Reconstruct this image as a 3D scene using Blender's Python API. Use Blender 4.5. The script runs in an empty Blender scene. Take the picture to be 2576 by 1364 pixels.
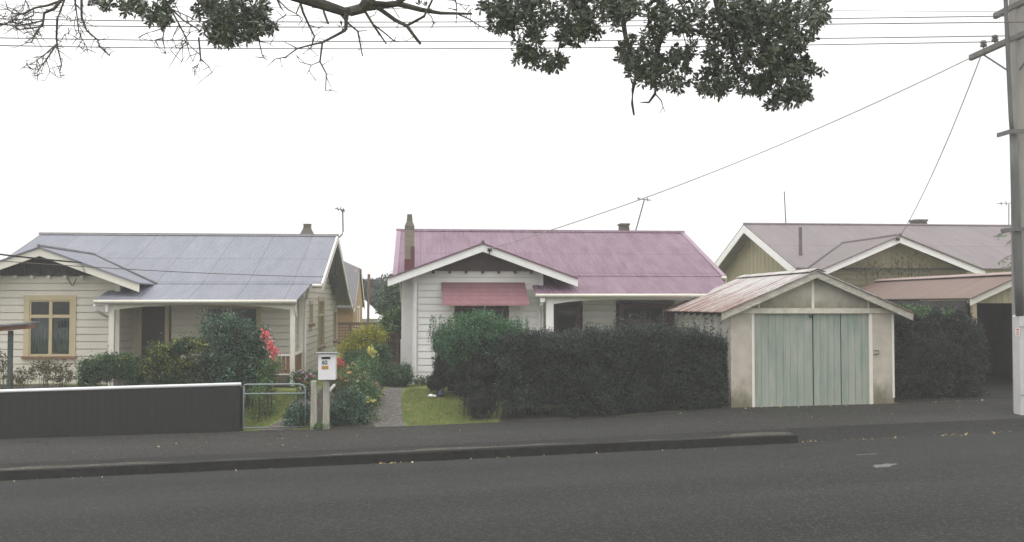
import bpy, math, random
import numpy as np
from mathutils import Vector, Matrix
random.seed(7); RNG = np.random.default_rng(11)
S = bpy.context.scene
COL = S.collection
# ------------------------------------------------------------------ camera, sky, sun, exposure
EYE = 2.75; F = 2500.0; YAW = math.radians(5.2); PIT = math.radians(1.9)
cam = bpy.data.cameras.new('camera'); camo = bpy.data.objects.new('camera', cam); COL.objects.link(camo)
cam.sensor_width = 36; cam.lens = F / 2576 * 36; cam.clip_end = 600; cam.clip_start = 0.05
camo.location = (0, 0, EYE); camo.rotation_euler = (math.pi / 2 + PIT, 0, -YAW)
S.camera = camo
W = bpy.data.worlds.new('World'); S.world = W; W.use_nodes = True
wn = W.node_tree.nodes; wl = W.node_tree.links; wn.clear()
sky = wn.new('ShaderNodeTexSky'); sky.sky_type = 'NISHITA'; sky.sun_disc = False
SUN_EL, SUN_AZ = math.radians(70), math.radians(205)      # azimuth clockwise from +Y
sky.sun_elevation = SUN_EL; sky.sun_rotation = SUN_AZ
sky.air_density = 1.0; sky.dust_density = 1.0; sky.ozone_density = 1.0
hs = wn.new('ShaderNodeHueSaturation'); hs.inputs['Saturation'].default_value = 0.12
# cloud deck: a bright overcast, brighter overhead than at the horizon, with a little of the clear sky behind it
tc = wn.new('ShaderNodeTexCoord'); sx = wn.new('ShaderNodeSeparateXYZ'); wl.new(tc.outputs['Generated'], sx.inputs[0])
rp = wn.new('ShaderNodeMapRange'); rp.inputs['From Min'].default_value = 0; rp.inputs['From Max'].default_value = 1
rp.inputs['To Min'].default_value = 5.2; rp.inputs['To Max'].default_value = 11.0; wl.new(sx.outputs[2], rp.inputs['Value'])
tint = wn.new('ShaderNodeMix'); tint.data_type = 'RGBA'; tint.blend_type = 'MULTIPLY'; tint.inputs[0].default_value = 1
tint.inputs[7].default_value = (1.0, .995, .995, 1); cn = wn.new('ShaderNodeTexNoise'); cn.inputs['Scale'].default_value = 2.6; cn.inputs['Detail'].default_value = 5; cn.inputs['Distortion'].default_value = .4
cm = wn.new('ShaderNodeMapping'); cm.inputs['Scale'].default_value = (1, 1, 2.6); wl.new(tc.outputs['Generated'], cm.inputs[0]); wl.new(cm.outputs[0], cn.inputs['Vector'])
cr = wn.new('ShaderNodeMapRange'); cr.inputs['From Min'].default_value = .3; cr.inputs['From Max'].default_value = .62; cr.inputs['To Min'].default_value = .74; cr.inputs['To Max'].default_value = 1.06; wl.new(cn.outputs['Fac'], cr.inputs['Value'])
cv = wn.new('ShaderNodeMath'); cv.operation = 'MULTIPLY'; wl.new(rp.outputs[0], cv.inputs[0]); wl.new(cr.outputs[0], cv.inputs[1]); wl.new(cv.outputs[0], tint.inputs[6])
cl = wn.new('ShaderNodeMix'); cl.data_type = 'RGBA'; cl.inputs[0].default_value = .85
bg = wn.new('ShaderNodeBackground'); bg.inputs['Strength'].default_value = 0.15
wo = wn.new('ShaderNodeOutputWorld')
wl.new(sky.outputs[0], hs.inputs['Color']); wl.new(hs.outputs[0], cl.inputs[6]); wl.new(tint.outputs[2], cl.inputs[7]); wl.new(cl.outputs[2], bg.inputs[0]); wl.new(bg.outputs[0], wo.inputs[0])
sl = bpy.data.lights.new('sun', 'SUN'); sl.energy = 0.8; sl.angle = math.radians(40); sl.color = (1, .96, .9)
so = bpy.data.objects.new('sun', sl); COL.objects.link(so)
sd = Vector((math.sin(SUN_AZ) * math.cos(SUN_EL), math.cos(SUN_AZ) * math.cos(SUN_EL), math.sin(SUN_EL)))
so.rotation_euler = (-sd).to_track_quat('-Z', 'Y').to_euler(); so.location = (0, -5, 30)
S.view_settings.view_transform = 'Standard'; S.view_settings.look = 'None'
S.view_settings.gamma = 1; S.view_settings.exposure = 0.6
S.cycles.use_denoising = True
S.cycles.max_bounces = 8; S.cycles.transparent_max_bounces = 16
# ------------------------------------------------------------------ helpers
def ray(x, y):
    a = float((x - 1288) / F); b = float((682 - y) / F)
    f = Vector((math.sin(YAW) * math.cos(PIT), math.cos(YAW) * math.cos(PIT), math.sin(PIT)))
    r = Vector((math.cos(YAW), -math.sin(YAW), 0)); u = r.cross(f)
    return f + a * r + b * u
def P(x, y, Y):                     # a sight line of the photograph meets the vertical plane at distance Y
    d = ray(x, y); t = float(Y / d.y)
    return Vector((d.x * t, Y, EYE + d.z * t))
def lerp(pts, x):
    return float(np.interp(x, [p[0] for p in pts], [p[1] for p in pts]))

def new_mesh_obj(name, me, mats, parent=None):
    o = bpy.data.objects.new(name, me); COL.objects.link(o)
    for m in (mats if isinstance(mats, (list, tuple)) else [mats]): me.materials.append(m)
    if parent is not None:
        w = Vector(); q = parent
        while q: w = w + q.location; q = q.parent
        o.parent = parent; o.location = -w
    return o
def tag(o, label=None, cat=None, group=None, kind=None):
    for k, v in (('label', label), ('category', cat), ('group', group), ('kind', kind)):
        if v: o[k] = v
    return o
def thing(name, loc, label, cat, group=None):
    o = bpy.data.objects.new(name, None); o.empty_display_size = .2; COL.objects.link(o); o.location = loc
    return tag(o, label, cat, group)

class MB:
    def __init__(s): s.v = []; s.f = []; s.m = []; s.mi = 0
    def add(s, vs, fs):
        n = len(s.v); s.v += [tuple(v) for v in vs]
        for f in fs: s.f.append([n + i for i in f]); s.m.append(s.mi)
    def box(s, x0, x1, y0, y1, z0, z1):
        s.add([(x, y, z) for x in (x0, x1) for y in (y0, y1) for z in (z0, z1)],
              [(0, 1, 3, 2), (4, 6, 7, 5), (0, 4, 5, 1), (2, 3, 7, 6), (0, 2, 6, 4), (1, 5, 7, 3)])
    def slab(s, pts, off):          # polygon plus offset vector -> solid
        pts = [Vector(p) for p in pts]; off = Vector(off); n = len(pts)
        vs = pts + [p + off for p in pts]
        fs = [tuple(range(n)), tuple(range(2 * n - 1, n - 1, -1))]
        for i in range(n): j = (i + 1) % n; fs.append((i, i + n, j + n, j))
        s.add(vs, fs)
    def tube(s, pts, r, n=6, cap=True):
        pts = [Vector(p) for p in pts]
        rs = r if isinstance(r, (list, tuple)) else [r] * len(pts)
        rings = []
        for i, p in enumerate(pts):
            d = (pts[min(i + 1, len(pts) - 1)] - pts[max(i - 1, 0)]).normalized()
            up = Vector((0, 0, 1)) if abs(d.z) < .95 else Vector((1, 0, 0))
            a = d.cross(up).normalized(); b = d.cross(a)
            rings.append([p + rs[i] * (math.cos(t) * a + math.sin(t) * b) for t in [2 * math.pi * k / n for k in range(n)]])
        fs = []
        for i in range(len(pts) - 1):
            for k in range(n):
                k2 = (k + 1) % n; fs.append((i * n + k, i * n + k2, (i + 1) * n + k2, (i + 1) * n + k))
        if cap: fs += [tuple(range(n - 1, -1, -1)), tuple(range((len(pts) - 1) * n, len(pts) * n))]
        s.add([v for r_ in rings for v in r_], fs)
    def bar(s, a, b, w, h):         # rectangular bar from a to b
        a = Vector(a); b = Vector(b); d = (b - a).normalized()
        up = Vector((0, 0, 1)) if abs(d.z) < .95 else Vector((0, 1, 0))
        r = d.cross(up).normalized() * w / 2; u = r.cross(d).normalized() * h / 2
        s.slab([a - r - u, a + r - u, a + r + u, a - r + u], b - a)
    def frustum(s, x0, x1, y0, y1, z0, X0, X1, Y0, Y1, z1):
        vs = [(x0, y0, z0), (x1, y0, z0), (x1, y1, z0), (x0, y1, z0), (X0, Y0, z1), (X1, Y0, z1), (X1, Y1, z1), (X0, Y1, z1)]
        s.add(vs, [(3, 2, 1, 0), (4, 5, 6, 7), (0, 1, 5, 4), (1, 2, 6, 5), (2, 3, 7, 6), (3, 0, 4, 7)])
    def build(s, name, mats, parent=None, bevel=0, smooth=False):
        me = bpy.data.meshes.new(name); me.from_pydata(s.v, [], s.f)
        if len(set(s.m)) > 1: me.polygons.foreach_set('material_index', s.m)
        if smooth: me.polygons.foreach_set('use_smooth', [True] * len(me.polygons))
        me.update()
        o = new_mesh_obj(name, me, mats, parent)
        if bevel:
            b = o.modifiers.new('bevel', 'BEVEL'); b.width = bevel; b.segments = 1; b.limit_method = 'ANGLE'
        return o
# ------------------------------------------------------------------ materials
def nodes(name):
    m = bpy.data.materials.new(name); m.use_nodes = True; nt = m.node_tree; nt.nodes.clear()
    o = nt.nodes.new('ShaderNodeOutputMaterial'); p = nt.nodes.new('ShaderNodeBsdfPrincipled')
    nt.links.new(p.outputs[0], o.inputs[0]); return m, nt, p, o
class NT:
    def __init__(s, nt): s.nt = nt
    def n(s, t, **k):
        x = s.nt.nodes.new('ShaderNode' + t)
        for a, b in k.items(): setattr(x, a, b)
        return x
    def l(s, a, b): s.nt.links.new(a, b)
    def val(s, inp, v):
        if hasattr(v, 'is_output') or isinstance(v, bpy.types.NodeSocket): s.l(v, inp)
        else: inp.default_value = v
    def math(s, op, a, b=0, c=0):
        x = s.n('Math', operation=op); s.val(x.inputs[0], a); s.val(x.inputs[1], b); s.val(x.inputs[2], c); return x.outputs[0]
    def pos(s, scale=(1, 1, 1)):
        g = s.n('NewGeometry'); m = s.n('Vector' + 'Math', operation='MULTIPLY'); s.l(g.outputs['Position'], m.inputs[0]); m.inputs[1].default_value = scale
        return m.outputs[0]
    def noise(s, vec, scale=1, detail=4, rough=.6):
        x = s.n('TexNoise'); s.l(vec, x.inputs['Vector']); x.inputs['Scale'].default_value = scale
        x.inputs['Detail'].default_value = detail; x.inputs['Roughness'].default_value = rough; return x.outputs['Fac']
    def ramp(s, fac, stops):
        r = s.n('ValToRGB'); s.l(fac, r.inputs[0]); e = r.color_ramp.elements
        while len(e) < len(stops): e.new(.5)
        for i, (p, c) in enumerate(stops): e[i].position = p; e[i].color = (*c, 1) if len(c) == 3 else c
        return r.outputs[0]
    def mix(s, fac, a, b):
        x = s.n('Mix', data_type='RGBA'); s.val(x.inputs[0], fac); s.val(x.inputs[6], a if not isinstance(a, tuple) else (*a, 1)[:4]); s.val(x.inputs[7], b if not isinstance(b, tuple) else (*b, 1)[:4]); return x.outputs[2]
    def bump(s, h, dist, p, strength=1):
        b = s.n('Bump'); b.inputs['Distance'].default_value = dist; b.inputs['Strength'].default_value = strength
        s.l(h, b.inputs['Height']); s.l(b.outputs[0], p.inputs['Normal'])
def sc(c, k): return tuple(min(1, v * k) for v in c)
def M(name, c, rough=.6, var=.15, scale=3, stretch=(1, 1, 1), bump=0, bs=40, c2=None, metal=0, spec=.3, dirt=None, fine=0):
    m, nt, p, o = nodes(name); t = NT(nt)
    v = t.pos(stretch); f = t.noise(v, scale)
    f = t.ramp(f, [(.3, (0, 0, 0)), (.7, (1, 1, 1))])
    a, b = (sc(c, 1 - var), sc(c, 1 + var)) if c2 is None else (c, c2)
    col = t.mix(f, a, b)
    if fine:
        g = t.noise(t.pos(), 90, 2); col = t.mix(t.ramp(g, [(.35, (fine,) * 3), (.65, (0, 0, 0))]), col, sc(c, .4))
    if dirt:
        dz, dh, dc = dirt
        x = t.n('SeparateXYZ'); t.l(t.pos(), x.inputs[0])
        h = t.math('DIVIDE', t.math('SUBTRACT', x.outputs[2], dz), dh)
        k = t.math('SUBTRACT', t.math('MULTIPLY', t.noise(t.pos((1.6, 1.6, .9)), 1.7, 6), 2.0), t.math('ADD', h, .15))
        col = t.mix(t.ramp(k, [(.05, (0, 0, 0)), (.75, (.85, .85, .85))]), col, dc)
    t.l(col, p.inputs['Base Color']); p.inputs['Roughness'].default_value = rough; p.inputs['Metallic'].default_value = metal
    p.inputs['Specular IOR Level'].default_value = spec
    if bump: t.bump(t.noise(t.pos(), bs, 5), bump, p)
    return m
def corrugated(name, c, axis, c2=None, laps=(), rust=None, sheet=.76, origin=0, var=.1):
    """corrugated iron: ribs run down the slope, so the wave varies along the ridge axis (0 = X, 1 = Y)"""
    m, nt, p, o = nodes(name); t = NT(nt)
    x = t.n('SeparateXYZ'); t.l(t.pos(), x.inputs[0]); u = x.outputs[axis]; w = x.outputs[1 - axis]; z = x.outputs[2]
    st = (1.6, .35, .35) if axis == 0 else (.35, 1.6, .35)
    f = t.ramp(t.noise(t.pos(st), 2.2, 6, .65), [(.3, (0, 0, 0)), (.72, (1, 1, 1))])
    col = t.mix(f, sc(c, 1 - var), c2 if c2 else sc(c, 1 + var))
    # each sheet a little different, with its lap line
    s_ = t.math('DIVIDE', t.math('SUBTRACT', u, origin), sheet)
    wn_ = t.n('TexWhiteNoise', noise_dimensions='1D'); t.l(t.math('FLOOR', s_), wn_.inputs['W'])
    col = t.mix(t.math('MULTIPLY', wn_.outputs['Value'], .16), col, sc(c, .62))
    line = t.math('LESS_THAN', t.math('FRACT', s_), .03)
    col = t.mix(t.math('MULTIPLY', line, .4), col, sc(c, .35))
    for lz in laps:
        d = t.math('LESS_THAN', t.math('ABSOLUTE', t.math('SUBTRACT', z, lz)), .012)
        col = t.mix(t.math('MULTIPLY', d, .5), col, sc(c, .4))
    if rust:
        st2 = (.22, 2.6, .3) if axis == 1 else (2.6, .22, .3)
        r = t.noise(t.pos(st2), 2.4, 8, .7)
        r2 = t.noise(t.pos((1.5, 3, 1)), 5, 6, .7)
        k = t.ramp(t.math('ADD', t.math('MULTIPLY', t.math('SUBTRACT', 2.95, z), .09), t.math('ADD', t.math('MULTIPLY', r, .7), t.math('MULTIPLY', r2, .28))), [(.458, (0, 0, 0)), (.525, (1, 1, 1))])
        col = t.mix(k, col, rust)
    rib = t.math('SINE', t.math('MULTIPLY', u, 2 * math.pi / .076))
    col = t.mix(t.math('MULTIPLY', t.math('LESS_THAN', rib, -.75), .22), col, sc(c, .45))
    t.l(col, p.inputs['Base Color']); p.inputs['Roughness'].default_value = .55; p.inputs['Specular IOR Level'].default_value = .3
    t.bump(rib, .009, p)
    return m
def leafmat(name, stops, trans=.3, rough=.45):
    m, nt, p, o = nodes(name); t = NT(nt)
    g = t.n('NewGeometry'); big = t.noise(t.pos(), 2.3, 3)
    r = t.math('ADD', t.math('MULTIPLY', g.outputs['Random Per Island'], .75), t.math('MULTIPLY', t.math('SUBTRACT', big, .35), 1.1))
    c = t.ramp(r, stops); t.l(c, p.inputs['Base Color']); p.inputs['Roughness'].default_value = rough; p.inputs['Specular IOR Level'].default_value = .35
    tr = t.n('BsdfTranslucent'); t.l(c, tr.inputs[0]); mx = t.n('MixShader'); mx.inputs[0].default_value = trans
    t.l(p.outputs[0], mx.inputs[1]); t.l(tr.outputs[0], mx.inputs[2]); t.l(mx.outputs[0], o.inputs[0])
    return m
def glass(name):
    m, nt, p, o = nodes(name); t = NT(nt)
    tr = t.n('BsdfTransparent'); tr.inputs[0].default_value = (.75, .8, .78, 1); gl = t.n('BsdfGlossy'); gl.inputs['Roughness'].default_value = .03
    lw = t.n('LayerWeight'); lw.inputs[0].default_value = .35
    mx = t.n('MixShader'); t.l(t.math('ADD', t.math('MULTIPLY', lw.outputs[1], .35), .015), mx.inputs[0]); t.l(tr.outputs[0], mx.inputs[1]); t.l(gl.outputs[0], mx.inputs[2]); t.l(mx.outputs[0], o.inputs[0])
    return m
def brickmat(name, c1, c2, mortar, bw=.23, bh=.076):
    m, nt, p, o = nodes(name); t = NT(nt)
    x = t.n('SeparateXYZ'); t.l(t.pos(), x.inputs[0]); cb = t.n('CombineXYZ')
    t.l(t.math('ADD', x.outputs[0], x.outputs[1]), cb.inputs[0]); t.l(x.outputs[2], cb.inputs[1])
    b = t.n('TexBrick'); t.l(cb.outputs[0], b.inputs['Vector']); b.inputs['Scale'].default_value = 1
    b.inputs['Brick Width'].default_value = bw; b.inputs['Row Height'].default_value = bh; b.inputs['Mortar Size'].default_value = .008
    b.inputs['Color1'].default_value = (*c1, 1); b.inputs['Color2'].default_value = (*c2, 1); b.inputs['Mortar'].default_value = (*mortar, 1)
    col = t.mix(t.math('MULTIPLY', t.noise(t.pos(), 4), .5), b.outputs['Color'], sc(c1, .5))
    t.l(col, p.inputs['Base Color']); p.inputs['Roughness'].default_value = .85
    return m
def asphalt(name, c, light=.3, scale=1.0):
    m, nt, p, o = nodes(name); t = NT(nt)
    big = t.ramp(t.noise(t.pos((.25, .7, 1)), 1.2 * scale, 6, .65), [(.28, (0, 0, 0)), (.75, (1, 1, 1))])
    col = t.mix(big, sc(c, 1 - light), sc(c, 1 + light))
    lane = t.ramp(t.noise(t.pos((.035, .55, 1)), 1.0, 3, .5), [(.35, (0, 0, 0)), (.65, (.8, .8, .8))])
    col = t.mix(lane, col, sc(c, .5))
    tar = t.ramp(t.noise(t.pos((.5, 1.6, 1)), .8, 3, .5), [(.66, (0, 0, 0)), (.69, (.6, .6, .6))])
    col = t.mix(tar, col, sc(c, .55))
    agg = t.noise(t.pos(), 55, 3, .8)
    col = t.mix(t.ramp(agg, [(.36, (.75,) * 3), (.56, (0, 0, 0))]), col, sc(c, .35))
    ch = t.n('TexVoronoi'); t.l(t.pos(), ch.inputs['Vector']); ch.inputs['Scale'].default_value = 38
    sx = t.n('SeparateColor'); t.l(ch.outputs['Color'], sx.inputs[0])
    col = t.mix(t.math('MULTIPLY', t.math('GREATER_THAN', sx.outputs[0], .8), .38), col, sc(c, 2.6))
    t.l(col, p.inputs['Base Color']); p.inputs['Roughness'].default_value = .9; p.inputs['Specular IOR Level'].default_value = .2
    t.bump(t.noise(t.pos(), 45, 4), .012, p)
    return m
# walls and paint
CREAM = M('cream_weatherboard', (.67, .635, .545), .55, .05, 2, (1, 1, .4), fine=.05)
CREAMT = M('tan_trim', (.50, .425, .27), .5, .06)
OFFW = M('offwhite_trim', (.70, .675, .59), .5, .05, 5)
WHITEB = M('white_weatherboard', (.80, .79, .77), .55, .05, 2, (1, 1, .4), fine=.05)
WHITE = M('white_paint', (.82, .81, .80), .5, .05, 5)
DARKG = M('dark_gable', (.055, .055, .05), .8, .2, 5)  # dark gable paint with the overhang's shadow mixed into the colour
DARKR = M('dark_red_gable', (.075, .05, .05), .8, .2, 5)  # reddish gable paint, likewise deepened by the eave shadow in its colour
MAROON = M('maroon_frame', (.10, .035, .04), .5, .1)
SILLB = M('brown_sill', (.22, .12, .075), .6, .1)
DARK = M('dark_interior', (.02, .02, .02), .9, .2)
DOORD = M('dark_door', (.035, .03, .03), .4, .2)
KHAKI = M('khaki_board', (.30, .265, .165), .7, .12, 2, (1, 1, .5))
KHAKIF = M('khaki_fibro', (.33, .29, .18), .7, .1, 3, (3, 1, .4))
CONC = M('concrete', (.33, .32, .29), .9, .18, 4, bump=.004)
CHIM = brickmat('old_chimney_brick', (.20, .17, .12), (.27, .23, .16), (.22, .2, .17))
CHIMD = M('dark_chimney_cement', (.11, .105, .085), .9, .3, 6, bump=.01, bs=20)
FLOORM = M('dark_verandah_floor', (.10, .085, .07), .7, .2)  # floor colour darkened to cut bounced light and deepen the porch shade
GLASS = glass('window_glass')
LACE = M('lace_curtain', (.20, .22, .225), .9, .35, 14, (2.2, 1, .25))
STEEL = M('galvanised_steel', (.34, .38, .40), .45, .12, 9, metal=.4)
RL = corrugated('grey_corrugated_iron', (.20, .212, .255), 0, laps=(4.05, 3.34), origin=-11.7, c2=(.235, .242, .285), sheet=1.18)
RCAPL = M('lead_grey_ridge', (.16, .155, .16), .7, .15)
RLG = corrugated('grey_corrugated_iron_gable', (.195, .20, .24), 1, origin=25)
RP = corrugated('faded_pink_corrugated_iron', (.16, .082, .118), 0, laps=(4.3, 3.65), origin=-.8, c2=(.245, .165, .225))
RPG = corrugated('faded_pink_corrugated_iron_gable', (.18, .095, .135), 1, origin=25)
RT = corrugated('taupe_corrugated_iron', (.18, .15, .155), 0, laps=(4.9,), origin=12, c2=(.215, .178, .185))
RTG = corrugated('taupe_corrugated_iron_gable', (.175, .143, .146), 1)
RG = corrugated('rusty_whitewashed_iron', (.45, .43, .415), 1, c2=(.56, .545, .525), rust=(.17, .075, .05), sheet=.66, origin=21.8)
RC = corrugated('brown_corrugated_iron', (.16, .105, .085), 1, c2=(.20, .138, .112), sheet=.7, origin=23.3)
PINKSH = brickmat('pink_shingle', (.30, .15, .165), (.265, .125, .14), (.17, .08, .09), .25, .11)
BARK = M('bark', (.075, .07, .06), .9, .3, 8, bump=.01, bs=25)
TWIG = M('shrub_stem', (.07, .06, .045), .9, .3, 8)
SOIL = M('garden_soil', (.06, .052, .042), .95, .35, 5, bump=.03, bs=14)
TIMB = M('weathered_timber', (.15, .10, .07), .85, .25, 3, (3, 3, .4))
# ------------------------------------------------------------------ lie of the land (street climbs to the right)
BACK = [(-80, -2.2), (-8.86, -.1), (-.52, .07), (3.89, .21), (6.98, .41), (10.81, .47), (13.6, .54), (80, 2.4)]
KTOP = [(-80, -2.5), (-7.52, -.24), (-.44, -.01), (3.3, .12), (7.23, .235), (13, .42), (80, 2.3)]
KBOT = [(-80, -2.65), (-7.52, -.405), (-.44, -.18), (3.3, -.055), (7.23, .085), (11.84, .25), (80, 2.2)]
YARD = [(-80, .6), (-9, .75), (-3.2, .66), (0, .57), (4, .55), (7, .52), (14, .64), (30, 1.2), (80, 2.4)]
YK, YB = 18.7, 22.0
def zfoot(x, y):
    k = (y - YK) / (YB - YK); return lerp(KTOP, x) * (1 - k) + lerp(BACK, x) * k
def zyard(x, y):
    k = min(1, max(0, (y - YB) / 3.2)); k = k * k * (3 - 2 * k)
    z = lerp(BACK, x) * (1 - k) + lerp(YARD, x) * k
    return z + .006 * math.sin(x * 3.1 + y * 1.7) * (k > .05)
def zroad(x, y):
    z = lerp(KBOT, x); d = (YK - y); return z + .16 * math.sin(min(1, max(0, d / 12.5)) * math.pi)
def xs_for(a, b, st): return list(np.arange(a, b, st)) + [b]
def sheet(name, xs, ys, zf, mat, dz=0, kind='structure', **k):
    vs = [(x, y, zf(x, y) + dz) for y in ys for x in xs]; n = len(xs)
    fs = [(j * n + i, j * n + i + 1, (j + 1) * n + i + 1, (j + 1) * n + i) for j in range(len(ys) - 1) for i in range(n - 1)]
    me = bpy.data.meshes.new(name); me.from_pydata(vs, [], fs); me.update()
    o = new_mesh_obj(name, me, mat); tag(o, kind=kind); return o
def ribbon(name, left, right, zf, mat, dz, n=14, m=4):  # sheet between two ground polylines (x, y)
    def at(pl, t):
        q = t * (len(pl) - 1); i = min(int(q), len(pl) - 2); f = q - i
        return (pl[i][0] * (1 - f) + pl[i + 1][0] * f, pl[i][1] * (1 - f) + pl[i + 1][1] * f)
    vs = []; fs = []
    for j in range(n + 1):
        a = at(left, j / n); b = at(right, j / n)
        for i in range(m + 1):
            x = a[0] + (b[0] - a[0]) * i / m; y = a[1] + (b[1] - a[1]) * i / m; vs.append((x, y, zf(x, y) + dz))
    w = m + 1
    for j in range(n):
        for i in range(m): fs.append((j * w + i, j * w + i + 1, (j + 1) * w + i + 1, (j + 1) * w + i))
    me = bpy.data.meshes.new(name); me.from_pydata(vs, [], fs); me.update()
    return tag(new_mesh_obj(name, me, mat), kind='structure')
ROAD = asphalt('road_asphalt', (.030, .0318, .0295), .22)
FOOT = asphalt('footpath_asphalt', (.042, .041, .038), .14)
FOOTD = asphalt('footpath_dark_strip', (.024, .024, .022), .3, 2)
GRAVEL = asphalt('broken_edge', (.085, .082, .068), .5, 4)
KERB = M('kerb_stone', (.010, .010, .009), .95, .5, 5, bump=.02, bs=15)
LAWN = M('lawn_green', (.12, .17, .04), .95, .3, 2.2, c2=(.19, .20, .06), bump=.03, bs=30)
PATHM = asphalt('path_concrete', (.15, .14, .128), .25, 3)
XA = xs_for(-80, -14, 6) + xs_for(-13, 16, .5) + xs_for(17, 80, 6)
XK = [x for x in XA if x < 7.2] + [7.2]
sheet('road', XA, xs_for(6.2, YK, .6), zroad, ROAD)
sheet('footpath', XA, [19.35, 20.2, 21.1, YB], zfoot, FOOT)
def strip_front(x, y):
    k = (19.35 - y) / .65
    if x > 7.2:                       # vehicle crossing runs down to the road
        r = min(1, (x - 7.2) / .03); return zfoot(x, y) * (1 - k * r) + lerp(KBOT, x) * k * r + .003 * (k > .9)
    return zfoot(x, y)
sheet('footpath_strip', sorted(XA + [7.2, 7.23]), [YK - .02, 18.95, 19.15, 19.35], strip_front, FOOTD)
# ragged gravelly margin along the kerb
rag = []
vs = []; fs = []; xx = xs_for(-14, 7.15, .12)
for x in xx:
    w = .13 + .09 * math.sin(x * .9 + 1) + .05 * math.sin(x * 3.3) + random.uniform(-.03, .03)
    if 6 < x: w += .1
    vs += [(x, YK + .012, zfoot(x, YK) + .004), (x, YK + max(.04, w), zfoot(x, YK + w) + .004)]
for i in range(len(xx) - 1): fs.append((2 * i, 2 * i + 2, 2 * i + 3, 2 * i + 1))
me = bpy.data.meshes.new('footpath_edge'); me.from_pydata(vs, [], fs); tag(new_mesh_obj('footpath_edge', me, GRAVEL), kind='structure')
k = MB()
for i in range(len(XK) - 1):
    a, b = XK[i], XK[i + 1]
    def kp(x): return [(x, YK - .14 + random.uniform(-.012, .012), lerp(KBOT, x) - .1), (x, YK + .004, lerp(KBOT, x) - .1), (x, YK + .004, lerp(KTOP, x) - .002), (x, YK - .10 + random.uniform(-.015, .015), lerp(KTOP, x) - .004 + random.uniform(-.01, .008))]
    if i == 0: pa = kp(a)
    pb = kp(b); k.add(pa + pb, [(0, 3, 7, 4), (3, 2, 6, 7), (1, 5, 6, 2), (0, 4, 5, 1), (0, 1, 2, 3), (4, 7, 6, 5)]); pa = pb
tag(k.build('kerb', KERB), kind='structure')
sheet('yard_ground', XA, [YB, 22.3, 22.7, 23.2, 23.8, 24.4, 25, 25.6, 28, 34, 45, 70, 110], lambda x, y: zyard(x, y) if y > YB else lerp(BACK, x) - .003, LAWN, dz=-.006)
sheet('near_verge', XA, [-25, -6, 0, 3, 5, 6.2], lambda x, y: lerp(KBOT, x) + (.12 if y > 5.5 else .2 if y > 4 else .75 if y > 2 else 1.1), LAWN)
# garden paths
ribbon('path', [(-.98, 22.0), (-1.15, 22.9), (-.95, 24.2), (-.85, 26.5), (-.9, 33)], [(-.32, 22.0), (-.42, 22.8), (-.48, 24.2), (-.45, 26.3), (-.42, 33)], zyard, PATHM, .004)
ribbon('path', [(-3.55, 22.0), (-3.0, 23.2), (-2.95, 24.4), (-3.0, 25.2)], [(-2.85, 22.0), (-2.55, 23.2), (-2.5, 24.4), (-2.5, 25.2)], zyard, PATHM, .004)
ribbon('garden_bed', [(-2.35, 22.05), (-2.45, 23.5), (-2.5, 25.5), (-2.7, 30)], [(-1.0, 22.05), (-1.17, 22.9), (-.97, 24.2), (-.92, 30)], zyard, SOIL, .006)
ribbon('garden_bed', [(-14, 22.1), (-14, 23), (-14, 25.9)], [(-4.5, 22.1), (-4.4, 23), (-4.1, 25.2)], zyard, SOIL, .006)
ribbon('garden_bed', [(1.75, 22.03), (1.8, 22.6), (1.9, 23.3)], [(6.95, 22.03), (6.95, 22.6), (6.95, 23.3)], zyard, SOIL, .006)
sheet('driveway', [10.95, 12, 13.5, 15, 16.5], [YB - .002, 22.4, 23, 24, 25, 28, 31], zyard, asphalt('driveway_asphalt', (.035, .035, .032), .3, 2), .006)
# worn pale paint on the road
PALE = M('worn_road_paint', (.13, .13, .125), .9, .3, 14)
for (x, y, w, h) in ((2225, 1171, .42, .40), (2180, 1143, .5, .1)):
    d = ray(x, y); t = 14.5 / d.y
    for _ in range(20):
        t = (zroad(d.x * t, d.y * t) + .004 - EYE) / d.z
    cx, cy = d.x * t, d.y * t; vs = [(cx, cy, zroad(cx, cy) + .004)]
    for i in range(22):
        a = i * 2 * math.pi / 22; r = random.uniform(.6, 1.1); px, py = cx + w / 2 * r * math.cos(a) + .15 * math.sin(a), cy + h / 2 * r * math.sin(a)
        vs.append((px, py, zroad(px, py) + .004))
    me = bpy.data.meshes.new('road_patch'); me.from_pydata(vs, [], [(0, 1 + i, 1 + (i + 1) % 22) for i in range(22)])
    tag(new_mesh_obj('road_patch', me, PALE), kind='structure')
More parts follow.
